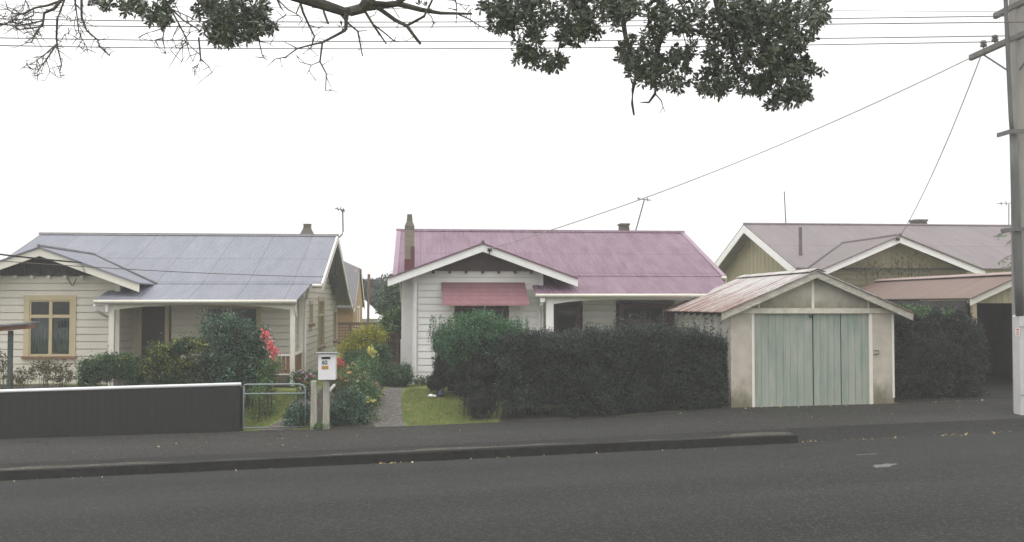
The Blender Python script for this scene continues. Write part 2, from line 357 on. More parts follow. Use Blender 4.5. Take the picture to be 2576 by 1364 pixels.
# ------------------------------------------------------------------ walls, windows
def boards(mb, u0, u1, z0, z1, place, holes=(), top=None, pitch=.185, groove=.02, dep=.06, thick=.11):
    """rusticated weatherboards; place(u, d, z) maps along-wall u, outward depth d, height z to the world"""
    z = z0
    while z < z1 - .02:
        za, zb_ = z, min(z + pitch - groove, z1); zc = min(z + pitch, z1)
        cuts = sorted({q for h in holes for q in h[2:]})
        bands = []
        for (a, b, dd) in ((za, zb_, 0), (zb_, zc, -dep)):
            e = [a] + [q for q in cuts if a + .001 < q < b - .001] + [b]; bands += [(e[i], e[i + 1], dd) for i in range(len(e) - 1)]
        for (a, b, dd) in bands:
            if b - a < .002: continue
            iv = [(u0, u1)]
            if top:
                l, r = top(b + .06); iv = [(max(u0, l), min(u1, r))]
            for (h0, h1, hz0, hz1) in holes:
                if b > hz0 + .001 and a < hz1 - .001:
                    nv = []
                    for (p, q) in iv:
                        if h1 <= p or h0 >= q: nv.append((p, q))
                        else:
                            if h0 > p: nv.append((p, h0))
                            if h1 < q: nv.append((h1, q))
                    iv = nv
            for (p, q) in iv:
                if q - p < .02: continue
                c = [place(p, dd, a), place(q, dd, a), place(q, dd, b), place(p, dd, b)]
                e = [place(p, -thick, a), place(q, -thick, a), place(q, -thick, b), place(p, -thick, b)]
                mb.add(c + e, [(0, 1, 2, 3), (7, 6, 5, 4), (0, 4, 5, 1), (3, 2, 6, 7), (0, 3, 7, 4), (1, 5, 6, 2)])
        z += pitch
def front(Y): return lambda u, d, z: (u, Y - d, z)
def right(X): return lambda u, d, z: (X + d, u, z)
def left(X): return lambda u, d, z: (X - d, u, z)
def pbox(mb, place, u0, u1, d0, d1, z0, z1):
    vs = [Vector(place(u, d, z)) for u in (u0, u1) for d in (d0, d1) for z in (z0, z1)]
    mb.add(vs, [(0, 1, 3, 2), (4, 6, 7, 5), (0, 4, 5, 1), (2, 3, 7, 6), (0, 2, 6, 4), (1, 5, 7, 3)])
def window(parent, place, u0, u1, z0, z1, mf, arch=.13, bars_u=(), transom=None, sill=SILLB, curtain=True, sash=None):
    """cased window: architrave round the opening u0..u1, z0..z1; frame > pane, curtain, sill"""
    f = MB(); a = arch
    pbox(f, place, u0 - a, u0, -.07, .03, z0, z1); pbox(f, place, u1, u1 + a, -.07, .03, z0, z1)
    pbox(f, place, u0 - a, u1 + a, -.07, .032, z1, z1 + a)
    s = .035
    pbox(f, place, u0, u0 + s, -.06, .005, z0, z1); pbox(f, place, u1 - s, u1, -.06, .005, z0, z1)
    pbox(f, place, u0 + s, u1 - s, -.06, .005, z1 - s, z1); pbox(f, place, u0 + s, u1 - s, -.06, .005, z0, z0 + s * 1.6)
    for (b, w) in bars_u: pbox(f, place, b - w / 2, b + w / 2, -.06, .012, z0 + s * 1.6, z1 - s)
    if transom: pbox(f, place, u0 + s, u1 - s, -.06, .018, transom - .04, transom + .04)
    fo = f.build('window', mf, parent)
    p = MB(); pbox(p, place, u0 + s, u1 - s, -.045, -.04, z0 + s, z1 - s); p.build('pane', GLASS, fo)
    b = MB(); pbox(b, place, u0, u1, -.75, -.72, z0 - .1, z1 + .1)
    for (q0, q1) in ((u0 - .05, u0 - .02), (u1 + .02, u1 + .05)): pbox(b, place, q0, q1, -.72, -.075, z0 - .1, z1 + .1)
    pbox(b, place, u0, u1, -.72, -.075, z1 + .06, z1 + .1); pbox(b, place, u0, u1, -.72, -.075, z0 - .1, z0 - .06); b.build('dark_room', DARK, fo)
    if curtain:
        c = MB(); n = 60; vs = []
        zt = (transom or z1) - .05
        for i in range(n + 1):
            u = u0 + (u1 - u0) * i / n; d = -.16 + .022 * math.sin(i * 1.35) + .012 * math.sin(i * .5)
            vs += [place(u, d, z0), place(u, d, zt)]
        c.add(vs, [(2 * i, 2 * i + 2, 2 * i + 3, 2 * i + 1) for i in range(n)]); c.build('curtain', LACE, fo)
    if sill:
        q = MB(); pbox(q, place, u0 - a - .03, u1 + a + .03, -.05, .085, z0 - .06, z0); q.build('sill', sill, fo)
    return fo
def barge(name, parent, a, b, depth, th, mat, drop=0):   # board hanging below roof line a->b, th along Y or X
    m = MB(); a = Vector(a); b = Vector(b)
    m.slab([a, b, b - Vector((0, 0, depth)), a - Vector((0, 0, depth))], th); return m.build(name, mat, parent, bevel=.006)
def roof_slab(mb, pts, t=.035): mb.slab(pts, (0, 0, -t))

def house(name, label, p):
    r = thing(name, (p['bx0'], p['Yw'], zyard(p['bx0'], p['Yw'])), label, 'house')
    xl, xr = p['xl'], p['xr']; Yr, zr = p['ridge']; Ye, ze = p['eave']; Yb, zb_ = p['rear']
    xa, za = p['apex']; ex0, ex1, zg = p['gend']; Yg, Yw = p['Yg'], p['Yw']
    # main roof
    m = MB(); roof_slab(m, [(xl, Ye, ze), (xr, Ye, ze), (xr, Yr, zr), (xl, Yr, zr)])
    ym = Yr + (Yb - Yr) * .7; zm = zb_ + (zr - zb_) * .24
    roof_slab(m, [(xl, Yr, zr), (xr, Yr, zr), (xr, ym, zm), (xl, ym, zm)]); roof_slab(m, [(xl, ym, zm), (xr, ym, zm), (xr, Yb, zb_), (xl, Yb, zb_)])
    roof = m.build('roof', p['RM'], r)
    c = MB(); c.tube([(xl - .02, Yr, zr + .01), (xr + .02, Yr, zr + .01)], .035, 8)
    for q in (-1, 1): c.slab([(xl, Yr, zr + .02), (xr, Yr, zr + .02), (xr, Yr + q * .16, zr - .035), (xl, Yr + q * .16, zr - .035)], (0, 0, .006))
    c.build('ridge_cap', p['RCAP'], roof)
    for X in (xl, xr - p['vw']):
        for (A, B) in (((Ye, ze), (Yr, zr)), ((Yr, zr), (ym, zm))):
            c = MB(); c.slab([(X, A[0], A[1] + .004), (X + p['vw'], A[0], A[1] + .004), (X + p['vw'], B[0], B[1] + .004), (X, B[0], B[1] + .004)], (0, 0, .012)); c.build('verge_flashing', p['VF'], roof)
    # front gable roof
    gy = Yg - .08; bk = Yr - .4
    m = MB(); roof_slab(m, [(xa, gy, za), (xa, bk, za), (ex0, bk, zg), (ex0, gy, zg)][::-1]); roof_slab(m, [(xa, gy, za), (xa, bk, za), (ex1, bk, zg), (ex1, gy, zg)])
    bkc = Ye + (zg - ze) / (zr - ze) * (Yr - Ye) + .1
    m.v = []; m.f = []; m.m = []
    kk = (Yr - Ye) / (zr - ze); yv = lambda z: Ye + (z - ze) * kk + .12
    roof_slab(m, [(ex0, gy, zg), (xa, gy, za), (xa, yv(za), za), (ex0, yv(zg), zg)]); roof_slab(m, [(xa, gy, za), (ex1, gy, zg), (ex1, yv(zg), zg), (xa, yv(za), za)])
    g = m.build('gable_roof', p['RMG'], r)
    c = MB(); c.tube([(xa, gy, za + .015), (xa, yv(za), za + .015)], .045, 8); c.build('ridge_cap', p['RCAP'], g)
    c = MB()
    va, vb = Vector((xa, yv(za) - .1, za + .012)), Vector((ex1 + .06, yv(zg) - .1, zg + .012)); c.bar(va, vb, .09, .012); c.build('valley_flashing', DARKG, g)
    # verandah roof
    Yv, zv = p['ver']; vx0, vx1 = p['vx']
    m = MB(); roof_slab(m, [(vx0, Yv, zv), (vx1, Yv, zv), (vx1 + .16, Ye + .06, ze - .004), (vx0 + .05, Ye + .06, ze - .004)]); m.build('verandah_roof', p['RM'], r)
    m = MB(); m.tube([(vx0, Yv - .05, zv - .05), (vx1, Yv - .05, zv - .045)], .045, 10)
    m.box(vx0, vx1, Yv - .02, Yv + .012, zv - .11, zv - .037); m.build('gutter', OFFW, r, smooth=True)
    m = MB(); m.tube([(vx1 + .2, Ye - .05, ze - .05), (xr - .02, Ye - .05, ze - .05)], .045, 10); m.box(vx1 + .2, xr - .05, Ye - .01, Ye + .02, ze - .12, ze - .04); m.build('gutter', OFFW, r, smooth=True)
    # bargeboards
    for (A, B) in (((ex0, za and zg), None),): pass
    th = (0, .035, 0); dp = p.get('bdep', .2)
    barge('bargeboard', r, (ex0, Yg - .035, zg - .037), (xa, Yg - .035, za - .037), dp, th, p['TR']); barge('bargeboard', r, (xa, Yg - .035, za - .037), (ex1, Yg - .035, zg - .037), dp, th, p['TR'])
    for (X, t) in ((xl, (.035, 0, 0)), (xr - .035, (.035, 0, 0))):
        for (A, B) in (((X, Ye, ze), (X, Yr, zr)), ((X, Yr, zr), (X, ym, zm)), ((X, ym, zm), (X, Yb, zb_))):
            barge('bargeboard', r, Vector(A) - Vector((0, 0, .037)), Vector(B) - Vector((0, 0, .037)), .16, t, p['TR'])
    # bay front wall with its window opening, corner boards, dark gable panel on brackets
    b0, b1, zt, zf = p['bx0'], p['bx1'], p['zt'], zyard(p['bx0'], Yw) - .05
    w = MB(); u0, u1, wz0, wz1 = p['win']; boards(w, b0, b1, zf, zt, front(Yw), [(u0 - .1, u1 + .1, wz0 - .02, wz1 + .1)]); w.build('front_wall', p['WB'], r)
    for (xa_, xb_) in ((b1 - .10, b1 + .02), (b0 - .02, b0 + .10)):
        m = MB(); m.box(xa_, xb_, Yw - .03, Yw + .06, zf, zt); m.build('corner_board', p['CB'], r)
    s = (za - zg) / (ex1 - xa); m = MB(); hz = zt + .0
    hw = (za - .06 - zt) / s
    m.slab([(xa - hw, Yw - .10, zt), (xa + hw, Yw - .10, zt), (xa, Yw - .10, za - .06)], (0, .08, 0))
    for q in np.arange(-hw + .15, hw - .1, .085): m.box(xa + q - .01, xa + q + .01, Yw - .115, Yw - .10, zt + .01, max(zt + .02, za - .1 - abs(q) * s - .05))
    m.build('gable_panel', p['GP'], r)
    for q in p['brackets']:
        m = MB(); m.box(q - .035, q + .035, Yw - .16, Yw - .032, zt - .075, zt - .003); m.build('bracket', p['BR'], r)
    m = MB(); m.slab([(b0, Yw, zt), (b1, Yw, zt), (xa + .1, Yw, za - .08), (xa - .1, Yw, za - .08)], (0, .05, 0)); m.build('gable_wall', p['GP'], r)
    # bay return wall, verandah wall, side walls, rear wall
    Yc = p['Yc']
    w = MB(); boards(w, Yw, Yc, zf, zt, right(b1)); w.build('bay_side_wall', p['WB'], r)
    sx = p['side']; ytop = lambda z: (Ye + (z + .07 - ze) * kk, Yr + (zr - z - .07) / (zr - zm) * (ym - Yr) if z > zm - .07 else 99)
    w = MB(); boards(w, b1, sx - .05, zf, ze + .0, front(Yc), [(a - .1, b - (-.1), c - .03, d + .1) for (a, b, c, d, _) in p['vholes']]); w.build('verandah_wall', p['WB'], r)
    w = MB(); yb = p['Yrear']
    boards(w, Yc, yb, zf, zr, right(sx), p['sholes'], top=lambda z: (Yc, yb) if z < ze + .1 and z < zm - .1 else (max(Yc, ytop(z)[0]), min(yb, ytop(z)[1] if ytop(z)[1] < 99 else Yb - (z - zb_) / (zm - zb_) * (Yb - ym) - .1)))
    w.build('side_wall', p['WB'], r)
    m = MB(); m.box(sx - .10, sx + .02, Yc - .035, Yc + .06, zf, ze); m.build('corner_board', p['CB'], r); m = MB(); m.box(sx - .05, sx + .025, yb - .1, yb + .02, zf, 2.7); m.build('corner_board', p['CB'], r)
    w = MB(); boards(w, Yw, yb, zf, ze - .1, left(b0)); w.build('side_wall', p['WB'], r)
    m = MB(); m.box(b0 + .1, sx - .1, yb - .12, yb, zf, zb_ + .1); m.build('rear_wall', p['WB'], r)
    # verandah: beam with shallow arch, posts, floor
    py = Yv + .2; q0, q1 = p['posts']; m = MB(); n = 24; topz = zv - .02; top = []; bot = []
    for i in range(n + 1):
        t = i / n; x = q0 + (q1 - q0) * t; a = abs(2 * t - 1); top.append((x, py - .05, topz)); bot.append((x, py - .05, topz - p['arch'][0] - p['arch'][1] * a ** 3))
    m.slab(top + bot[::-1], (0, .1, 0)); m.build('verandah_beam', p['CB'], r)
    for (q, ww) in ((q0, p['pw'][0]), (q1, p['pw'][1])):
        m = MB(); m.box(q - ww / 2, q + ww / 2, py - .065, py + .065, zf, topz - .01); m.build('verandah_post', p['CB'], r, bevel=.008)
    m = MB(); m.box(b1 + .02, sx + .05, Yv + .15, Yc, zf, zf + .28); m.build('verandah_floor', FLOORM, r)
    m = MB(); m.slab([(b1 + .05, Yv + .3, zv - .03), (sx, Yv + .3, zv - .03), (sx, Yc - .05, zv + .1), (b1 + .05, Yc - .05, zv + .1)], (0, 0, .02)); m.build('verandah_ceiling', p['WB'], r)
    return r
# ------------------------------------------------------------------ left house: grey roof, cream boards
def bx(pxs, Y): return [P(x, 690, Y).x for x in pxs]
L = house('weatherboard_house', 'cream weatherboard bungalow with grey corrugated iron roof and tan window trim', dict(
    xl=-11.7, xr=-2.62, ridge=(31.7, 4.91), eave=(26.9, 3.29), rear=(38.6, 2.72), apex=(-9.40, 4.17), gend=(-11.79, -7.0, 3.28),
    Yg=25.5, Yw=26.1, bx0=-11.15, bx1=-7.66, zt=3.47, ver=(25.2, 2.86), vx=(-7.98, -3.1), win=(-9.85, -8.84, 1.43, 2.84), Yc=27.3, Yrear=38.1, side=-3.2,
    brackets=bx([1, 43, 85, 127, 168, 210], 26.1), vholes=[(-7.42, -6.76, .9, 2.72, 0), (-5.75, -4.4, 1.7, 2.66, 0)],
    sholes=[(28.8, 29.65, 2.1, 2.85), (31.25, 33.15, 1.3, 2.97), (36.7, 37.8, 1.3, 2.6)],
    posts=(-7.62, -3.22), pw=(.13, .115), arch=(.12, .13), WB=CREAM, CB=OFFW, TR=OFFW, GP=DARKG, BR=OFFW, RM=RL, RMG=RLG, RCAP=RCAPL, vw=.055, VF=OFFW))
window(L, front(26.1), -9.85, -8.84, 1.43, 2.84, CREAMT, .13, [(-9.335, .075)], 2.44)
window(L, front(27.3), -5.75, -4.4, 1.7, 2.66, CREAMT, .1, [(-5.1, .06)], None, CREAMT, False)
window(L, right(-3.2), 28.9, 29.55, 2.16, 2.75, CREAMT, .1, [], None, SILLB, False)
window(L, right(-3.2), 31.38, 33.02, 1.38, 2.85, CREAMT, .13, [(32.2, .07)], 2.4, SILLB, False)
window(L, right(-3.2), 36.82, 37.68, 1.4, 2.48, CREAMT, .12, [], None, SILLB, False)
def door(parent, Y, u0, u1, z0, z1, mat, mf, lite=None):
    m = MB(); m.box(u0, u1, Y - .02, Y + .02, z0, z1)
    for (a, b) in ((z0 + .12, z0 + .75), (z0 + .85, z0 + 1.0)): m.box(u0 + .1, u1 - .1, Y - .028, Y - .02, a, b)
    d = m.build('door', mat, parent)
    f = MB(); f.box(u0 - .1, u0, Y - .05, Y + .05, z0, z1 + .1); f.box(u1, u1 + .1, Y - .05, Y + .05, z0, z1 + .1); f.box(u0, u1, Y - .05, Y + .05, z1, z1 + .1); f.build('door_frame', mf, d)
    h = MB(); h.tube([(u1 - .09, Y - .02, z0 + 1.0), (u1 - .09, Y - .08, z0 + 1.0)], .025, 8); h.build('door_knob', STEEL, d)
    if lite:
        p = MB(); p.box(*lite[:2], Y - .034, Y - .03, *lite[2:]); p.build('pane', GLASS, d)
door(L, 27.24, -7.40, -6.80, .98, 2.68, DOORD, CREAMT)
# balustrade of the left verandah
for (a, b, nm) in (((-4.35, 25.4), (-3.28, 25.4), 0), ((-3.22, 25.47), (-3.22, 27.24), 1)):
    m = MB(); m.bar((*a, 1.47), (*b, 1.47), .09, .05); m.bar((*a, .98), (*b, .98), .06, .05); rl = m.build('verandah_rail', OFFW, L)
    m = MB(); ln = math.hypot(b[0] - a[0], b[1] - a[1]); n = int(ln / .105)
    for i in range(n):
        t = (i + .5) / n; x, y = a[0] + (b[0] - a[0]) * t, a[1] + (b[1] - a[1]) * t
        w = .036; m.box(x - (w if not nm else .012), x + (w if not nm else .012), y - (.012 if not nm else w), y + (.012 if not nm else w), 1.0, 1.45)
    m.build('slats', SILLB, rl)
def chimney_cap(parent, x, y, z0, w, h, mat):
    m = MB(); a, b, c = w * .5, w * .25, w * .22; z1, z2 = z0 + h * .62, z0 + h * .92
    m.frustum(x - a, x + a, y - a, y + a, z0, x - b, x + b, y - b, y + b, z1); m.frustum(x - b, x + b, y - b, y + b, z1, x - c, x + c, y - c, y + c, z2); m.box(x - b, x + b, y - b, y + b, z2, z0 + h)
    return m.build('chimney', mat, parent)
q = P(773, 596, 33); chimney_cap(L, q.x, 33, q.z, .50, .42, CHIMD)
def aerial(parent, pts, elems, mat=CHIMD, r=.022):
    m = MB(); m.tube(pts, r, 5)
    for (a, b) in elems: m.tube([a, b], .015, 4)
    return m.build('aerial', mat, parent)
a0 = P(853, 598, 32.2); a1 = P(863, 590, 32.2); a2 = P(862, 527, 32.2)
aerial(L, [a0, a1 - Vector((.03, 0, 0)), a1 + Vector((0, 0, .1)), a2], [(P(843, 525, 32), P(868, 529, 32.4)), (P(848, 522, 32), P(852, 530, 32.2)), (P(856, 522, 32), P(860, 533, 32.2)), (P(863, 524, 32), P(866, 534, 32.2))])
m = MB(); m.tube([(-7.98, 25.2, 2.72), (-7.98, 25.25, 2.6), (-7.88, 26.0, 2.4)], .035, 8); m.build('downpipe', WHITE, L); m = MB(); m.tube([(-7.7, 25.24, 2.8), (-7.7, 25.24, 2.55)], .035, 8); m.build('downpipe', WHITE, L)
m = MB(); m.tube([(-2.98, 26.85, 3.2), (-3.05, 27.0, 3.0), (-3.12, 27.25, 2.85), (-3.14, 27.3, .7)], .035, 8); m.build('downpipe', OFFW, L); m = MB(); m.tube([(-3.14, 25.25, 2.8), (-3.14, 25.3, 2.6), (-3.13, 25.4, 2.45)], .03, 8); m.build('downpipe', OFFW, L)
m = MB(); cpts = [P(172 + 20 * t, 700 + 18 * math.sin(math.pi * t), 25.98) for t in np.linspace(0, 1, 9)]; m.tube(cpts, .012, 5); m.build('cable_loop', DARK, L)
m = MB(); g = P(205, 662, 25.44); m.tube([g, g + Vector((.08, .02, -.22))], .02, 6); m.box(g.x - .05, g.x + .03, 25.41, 25.46, g.z - .03, g.z + .03); m.build('cable_bracket', STEEL, L)
# ------------------------------------------------------------------ middle house: pink roof, white boards
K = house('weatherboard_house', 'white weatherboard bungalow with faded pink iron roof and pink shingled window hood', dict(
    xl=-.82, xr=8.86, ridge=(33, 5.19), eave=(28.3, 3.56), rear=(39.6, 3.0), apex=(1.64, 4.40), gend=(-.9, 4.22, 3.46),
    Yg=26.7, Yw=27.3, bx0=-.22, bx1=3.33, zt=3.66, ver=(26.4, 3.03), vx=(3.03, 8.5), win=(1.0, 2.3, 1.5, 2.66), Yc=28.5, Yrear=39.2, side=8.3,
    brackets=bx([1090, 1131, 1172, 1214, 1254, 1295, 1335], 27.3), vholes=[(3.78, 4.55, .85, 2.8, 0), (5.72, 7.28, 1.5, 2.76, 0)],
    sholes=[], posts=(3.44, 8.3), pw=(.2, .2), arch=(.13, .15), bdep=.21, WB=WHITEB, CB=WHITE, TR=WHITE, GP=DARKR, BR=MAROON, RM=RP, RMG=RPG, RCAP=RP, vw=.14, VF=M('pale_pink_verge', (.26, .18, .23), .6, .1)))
window(K, front(27.3), 1.0, 2.3, 1.5, 2.66, MAROON, .06, [(1.43, .05), (1.87, .05)], 2.3, MAROON, True)
window(K, front(28.5), 5.82, 7.2, 1.55, 2.66, MAROON, .08, [(6.5, .06)], 2.25, MAROON, False)
door(K, 28.45, 3.86, 4.47, .9, 2.72, DOORD, MAROON, (3.93, 4.40, 1.75, 2.55))
m = MB(); m.slab([(.54, 27.28, 3.345), (2.83, 27.28, 3.345), (2.90, 26.62, 2.74), (.56, 26.62, 2.74)], (0, -.01, -.035)); hd = m.build('window_hood', PINKSH, K)
for X in (.72, 1.72, 2.7):
    m = MB(); m.bar((X, 27.26, 2.75), (X, 26.7, 2.74), .04, .05); m.bar((X, 27.26, 2.6), (X, 26.75, 2.76), .03, .03); m.build('hood_bracket', WHITE, hd)
# tall chimney on the left wall of the pink house: breast below the eave, brick shaft and tapered top above
m = MB(); m.box(-.58, -.225, 28.0, 28.85, .45, 1.75); m.box(-.56, -.225, 28.0, 28.85, 1.75, 3.5); ch = m.build('chimney', WHITEB, K)
cx0, cx1 = P(1018, 640, 28.3).x, P(1042, 640, 28.3).x; cm = (cx0 + cx1) / 2; ct = P(1030, 575, 28.3).z; cu = P(1030, 538, 28.3).z
m = MB(); m.box(cx0, cx1, 28.3, 28.75, 3.4, ct - .05); m.build('shaft', CHIM, ch)
m = MB(); m.frustum(cx0, cx1, 28.3, 28.75, ct - .05, cx0 + .0, cx1 - .0, 28.3, 28.75, ct + .08); m.frustum(cx0, cx1, 28.3, 28.75, ct + .08, cm - .08, cm + .08, 28.4, 28.65, ct + .22); m.frustum(cm - .085, cm + .085, 28.4, 28.65, ct + .22, cm - .065, cm + .065, 28.42, 28.62, cu); m.build('pot', CHIMD, ch)
m = MB(); m.box(cx0 - .01, cx1 + .01, 28.285, 28.30, 3.5, 4.02); m.box(cx1 - .1, cx1 + .012, 28.27, 28.285, 3.55, 4.38); m.build('flashing', MAROON, ch)
m = MB(); m.tube([(-.16, 27.2, 3.3), (-.16, 27.22, .6)], .035, 8); m.tube([(-.16, 27.2, 2.62), (-.16, 27.2, 2.7)], .045, 8); m.build('downpipe', WHITE, K)
m = MB(); m.tube([(3.22, 26.42, 2.95), (3.22, 26.5, 2.75), (3.24, 27.22, 2.6), (3.24, 27.22, .6)], .035, 8); m.box(3.16, 3.29, 26.38, 26.5, 2.8, 2.93); m.build('downpipe', WHITE, K)
m = MB(); g = P(1232, 628, 26.66); m.box(g.x - .06, g.x + .05, 26.61, 26.66, g.z - .05, g.z + .03); m.tube([g, g + Vector((-.03, 0, -.25))], .012, 5); m.build('cable_bracket', DARK, K)
q = P(1570, 582, 33.6); m = MB(); m.frustum(q.x - .17, q.x + .2, 33.4, 33.9, 4.9, q.x - .14, q.x + .14, 33.45, 33.85, q.z + .2); m.box(q.x - .17, q.x + .17, 33.4, 33.9, q.z + .2, q.z + .26); m.build('chimney', CHIMD, K)
aerial(K, [P(1599, 582, 33.2), P(1621, 503, 33.2)], [(P(1603, 500, 33.2), P(1638, 504, 33.2)), (P(1606, 497, 33), P(1608, 504, 33.4)), (P(1628, 498, 33), P(1630, 507, 33.4))])
# ------------------------------------------------------------------ right house: taupe roof, khaki boards
T = thing('weatherboard_house', (13.2, 31.95, zyard(13.2, 31.95)), 'khaki weatherboard house with taupe iron roof and white bargeboards behind the garage', 'house')
tx0, tx1, tYr, tzr, tYe, tze = 12.66, 27, 38.2, 5.9, 32.8, 3.99
m = MB(); roof_slab(m, [(tx0, tYe, tze), (tx1, tYe, tze), (tx1, tYr, tzr), (tx0, tYr, tzr)]); roof_slab(m, [(tx0, tYr, tzr), (tx1, tYr, tzr), (tx1, 43.6, 3.99), (tx0, 43.6, 3.99)]); rf = m.build('roof', RT, T)
m = MB(); m.tube([(tx0, tYr, tzr + .01), (tx1, tYr, tzr + .01)], .055, 8); m.build('ridge_cap', RT, rf)
gx, gz, ga, gb, ge = 15.62, 5.01, 12.93, 18.55, 3.88
kk = (tYr - tYe) / (tzr - tze); yv = lambda z: tYe + (z - tze) * kk + .12
m = MB(); roof_slab(m, [(ga, 31.2, ge), (gx, 31.2, gz), (gx, yv(gz), gz), (ga, yv(ge), ge)]); roof_slab(m, [(gx, 31.2, gz), (gb, 31.2, ge), (gb, yv(ge), ge), (gx, yv(gz), gz)]); gr = m.build('gable_roof', RTG, T)
m = MB(); m.tube([(gx, 31.2, gz + .015), (gx, yv(gz), gz + .015)], .05, 8); m.build('ridge_cap', RT, gr)
m = MB(); m.bar((gx, yv(gz) - .1, gz + .012), (ga - .05, yv(ge) - .1, ge + .012), .1, .012); m.build('valley_flashing', DARKG, gr)
for (A, B) in (((ga, 31.26, ge), (gx, 31.26, gz)), ((gx, 31.26, gz), (gb, 31.26, ge))): barge('bargeboard', T, Vector(A) - Vector((0, 0, .037)), Vector(B) - Vector((0, 0, .037)), .22, (0, .035, 0), WHITE)
for (A, B) in (((tx0, tYe, tze), (tx0, tYr, tzr)), ((tx0, tYr, tzr), (tx0, 43.6, 3.99))): barge('bargeboard', T, Vector(A) - Vector((0, 0, .037)), Vector(B) - Vector((0, 0, .037)), .3, (.035, 0, 0), WHITE)
m = MB(); boards(m, 13.15, 18.3, .6, 3.98, front(31.95)); m.build('front_wall', KHAKI, T)
m = MB(); sl_ = (gz - ge) / (gx - ga); m.slab([(gx - (gz - .1 - 3.95) / sl_, 31.85, 3.95), (gx + (gz - .1 - 3.95) / sl_, 31.85, 3.95), (gx, 31.85, gz - .1)], (0, .08, 0))
for q in np.arange(-2.0, 2.01, .2): m.box(gx + q - .015, gx + q + .015, 31.835, 31.85, 3.96, gz - .2 - abs(q) * sl_)
m.build('gable_panel', KHAKIF, T)
m = MB(); m.box(ga + .3, gb - .3, 31.80, 31.93, 3.89, 3.95); m.build('gable_sill', DARKG, T)
m = MB(); X = 13.25; m.slab([(X, 33.0, .6), (X, 43.2, .6), (X, 43.2, 3.9), (X, tYr, tzr - .1), (X, 33.0, 3.98)], (.06, 0, 0))
for y in np.arange(33.4, 43, .45): m.box(X - .012, X, y - .02, y + .02, .7, min(3.9 + (tzr - tze) * (1 - abs(y - tYr) / 5.4), 5.7))
m.build('side_wall', KHAKIF, T)
m = MB(); m.box(13.4, 26.8, 32.9, 33.0, .6, 4.0); m.build('verandah_wall', KHAKI, T)
q = P(2065, 650, 32.4); m = MB(); m.tube([(q.x, 34.2, 3.9), (q.x, 34.2, P(2065, 572, 34.2).z)], .06, 10); m.build('vent_pipe', M('rusty_pipe', (.13, .11, .10), .8, .2), T)
q = P(2313, 565, 38.6); m = MB(); m.frustum(q.x - .3, q.x + .34, 38.4, 39, 5.5, q.x - .24, q.x + .24, 38.45, 38.95, q.z + .12); m.box(q.x - .27, q.x - .02, 38.4, 39, q.z + .12, q.z + .2); m.box(q.x + .02, q.x + .27, 38.4, 39, q.z + .12, q.z + .2); m.build('chimney', CHIMD, T)
aerial(T, [P(1977, 562, 38.2), P(1973, 482, 38.2)], [])
aerial(T, [P(2538, 572, 38.2), P(2538, 513, 38.2)], [(P(2508, 512, 38), P(2546, 511, 38.4)), (P(2518, 508, 38), P(2520, 517, 38.4)), (P(2530, 507, 38), P(2532, 517, 38.4))])
m = MB(); g = P(2258, 602, 31.22); m.box(g.x - .05, g.x + .05, 31.17, 31.22, g.z - .05, g.z + .04); m.build('cable_bracket', DARK, T)
# ------------------------------------------------------------------ garage
STUC = M('stained_stucco', (.46, .42, .355), .9, .14, 3, bump=.006, bs=30, dirt=(.45, .85, (.12, .11, .06)))
STUCG = M('stained_fibro', (.42, .395, .33), .85, .2, 2.5, dirt=(2.62, .34, (.2, .185, .13)))
BARGEW = M('weathered_barge', (.46, .435, .37), .8, .3, 5, (1, 1, 3), fine=.25)
def greendoor():
    m, nt, p, o = nodes('faded_green_planks'); t = NT(nt)
    a = t.ramp(t.noise(t.pos((3.2, 1, .55)), 2.2, 6, .6), [(.3, (0, 0, 0)), (.68, (1, 1, 1))])
    col = t.mix(a, (.205, .272, .222), (.345, .362, .315))
    st = t.ramp(t.noise(t.pos((14, 1, .35)), 2.0, 6, .7), [(.54, (0, 0, 0)), (.7, (.75, .75, .75))])
    col = t.mix(st, col, (.25, .225, .145)); t.l(col, p.inputs['Base Color']); p.inputs['Roughness'].default_value = .75
    return m
GREEN = greendoor()
Gx0, Gx1, GY = 6.98, 10.81, 22.0
G = thing('garage', (8.9, 22, .43), 'small stucco garage with faded green double doors and rusty whitewashed iron roof', 'garage')
m = MB(); roof_slab(m, [(6.70, 21.72, 2.575), (8.91, 21.72, 3.525), (8.91, 27, 3.525), (6.62, 27, 2.575)], .022); roof_slab(m, [(8.91, 21.72, 3.525), (11.17, 21.72, 2.56), (11.17, 27, 2.56), (8.91, 27, 3.525)], .022); gr = m.build('roof', RG, G)
m = MB()
for q in (-1, 1): m.slab([(8.91, 21.70, 3.55), (8.91, 27.02, 3.55), (8.91 + q * .2, 27.02, 3.475), (8.91 + q * .2, 21.70, 3.475)], (0, 0, .008))
m.build('ridge_cap', RG, gr)
for (A, B) in (((6.70, 21.76, 2.55), (8.91, 21.76, 3.50)), ((8.91, 21.76, 3.50), (11.17, 21.76, 2.535))): barge('bargeboard', G, A, B, .165, (0, .03, 0), BARGEW)
m = MB(); m.box(Gx0, 7.50, GY, GY + .12, .25, 2.53); m.build('front_pier', STUC, G); m = MB(); m.box(10.28, Gx1, GY, GY + .12, .3, 2.53); m.build('front_pier', STUC, G)
for (xa_, xb_) in ((7.46, 7.52), (10.22, 10.30)):
    m = MB(); m.box(xa_, xb_, GY - .02, GY + .1, .35, 2.53); m.build('door_jamb', OFFW, G)
m = MB(); m.box(10.77, 10.82, GY - .012, GY + .02, .6, 2.53); m.build('corner_batten', OFFW, G)
m = MB(); sg = .43; m.slab([(6.98, GY, 2.66), (7.1, GY, 2.66), (10.8, GY, 2.66), (10.9, GY, 2.66), (8.91, GY, 3.5)], (0, .05, 0)); m.build('gable_panel', STUCG, G)
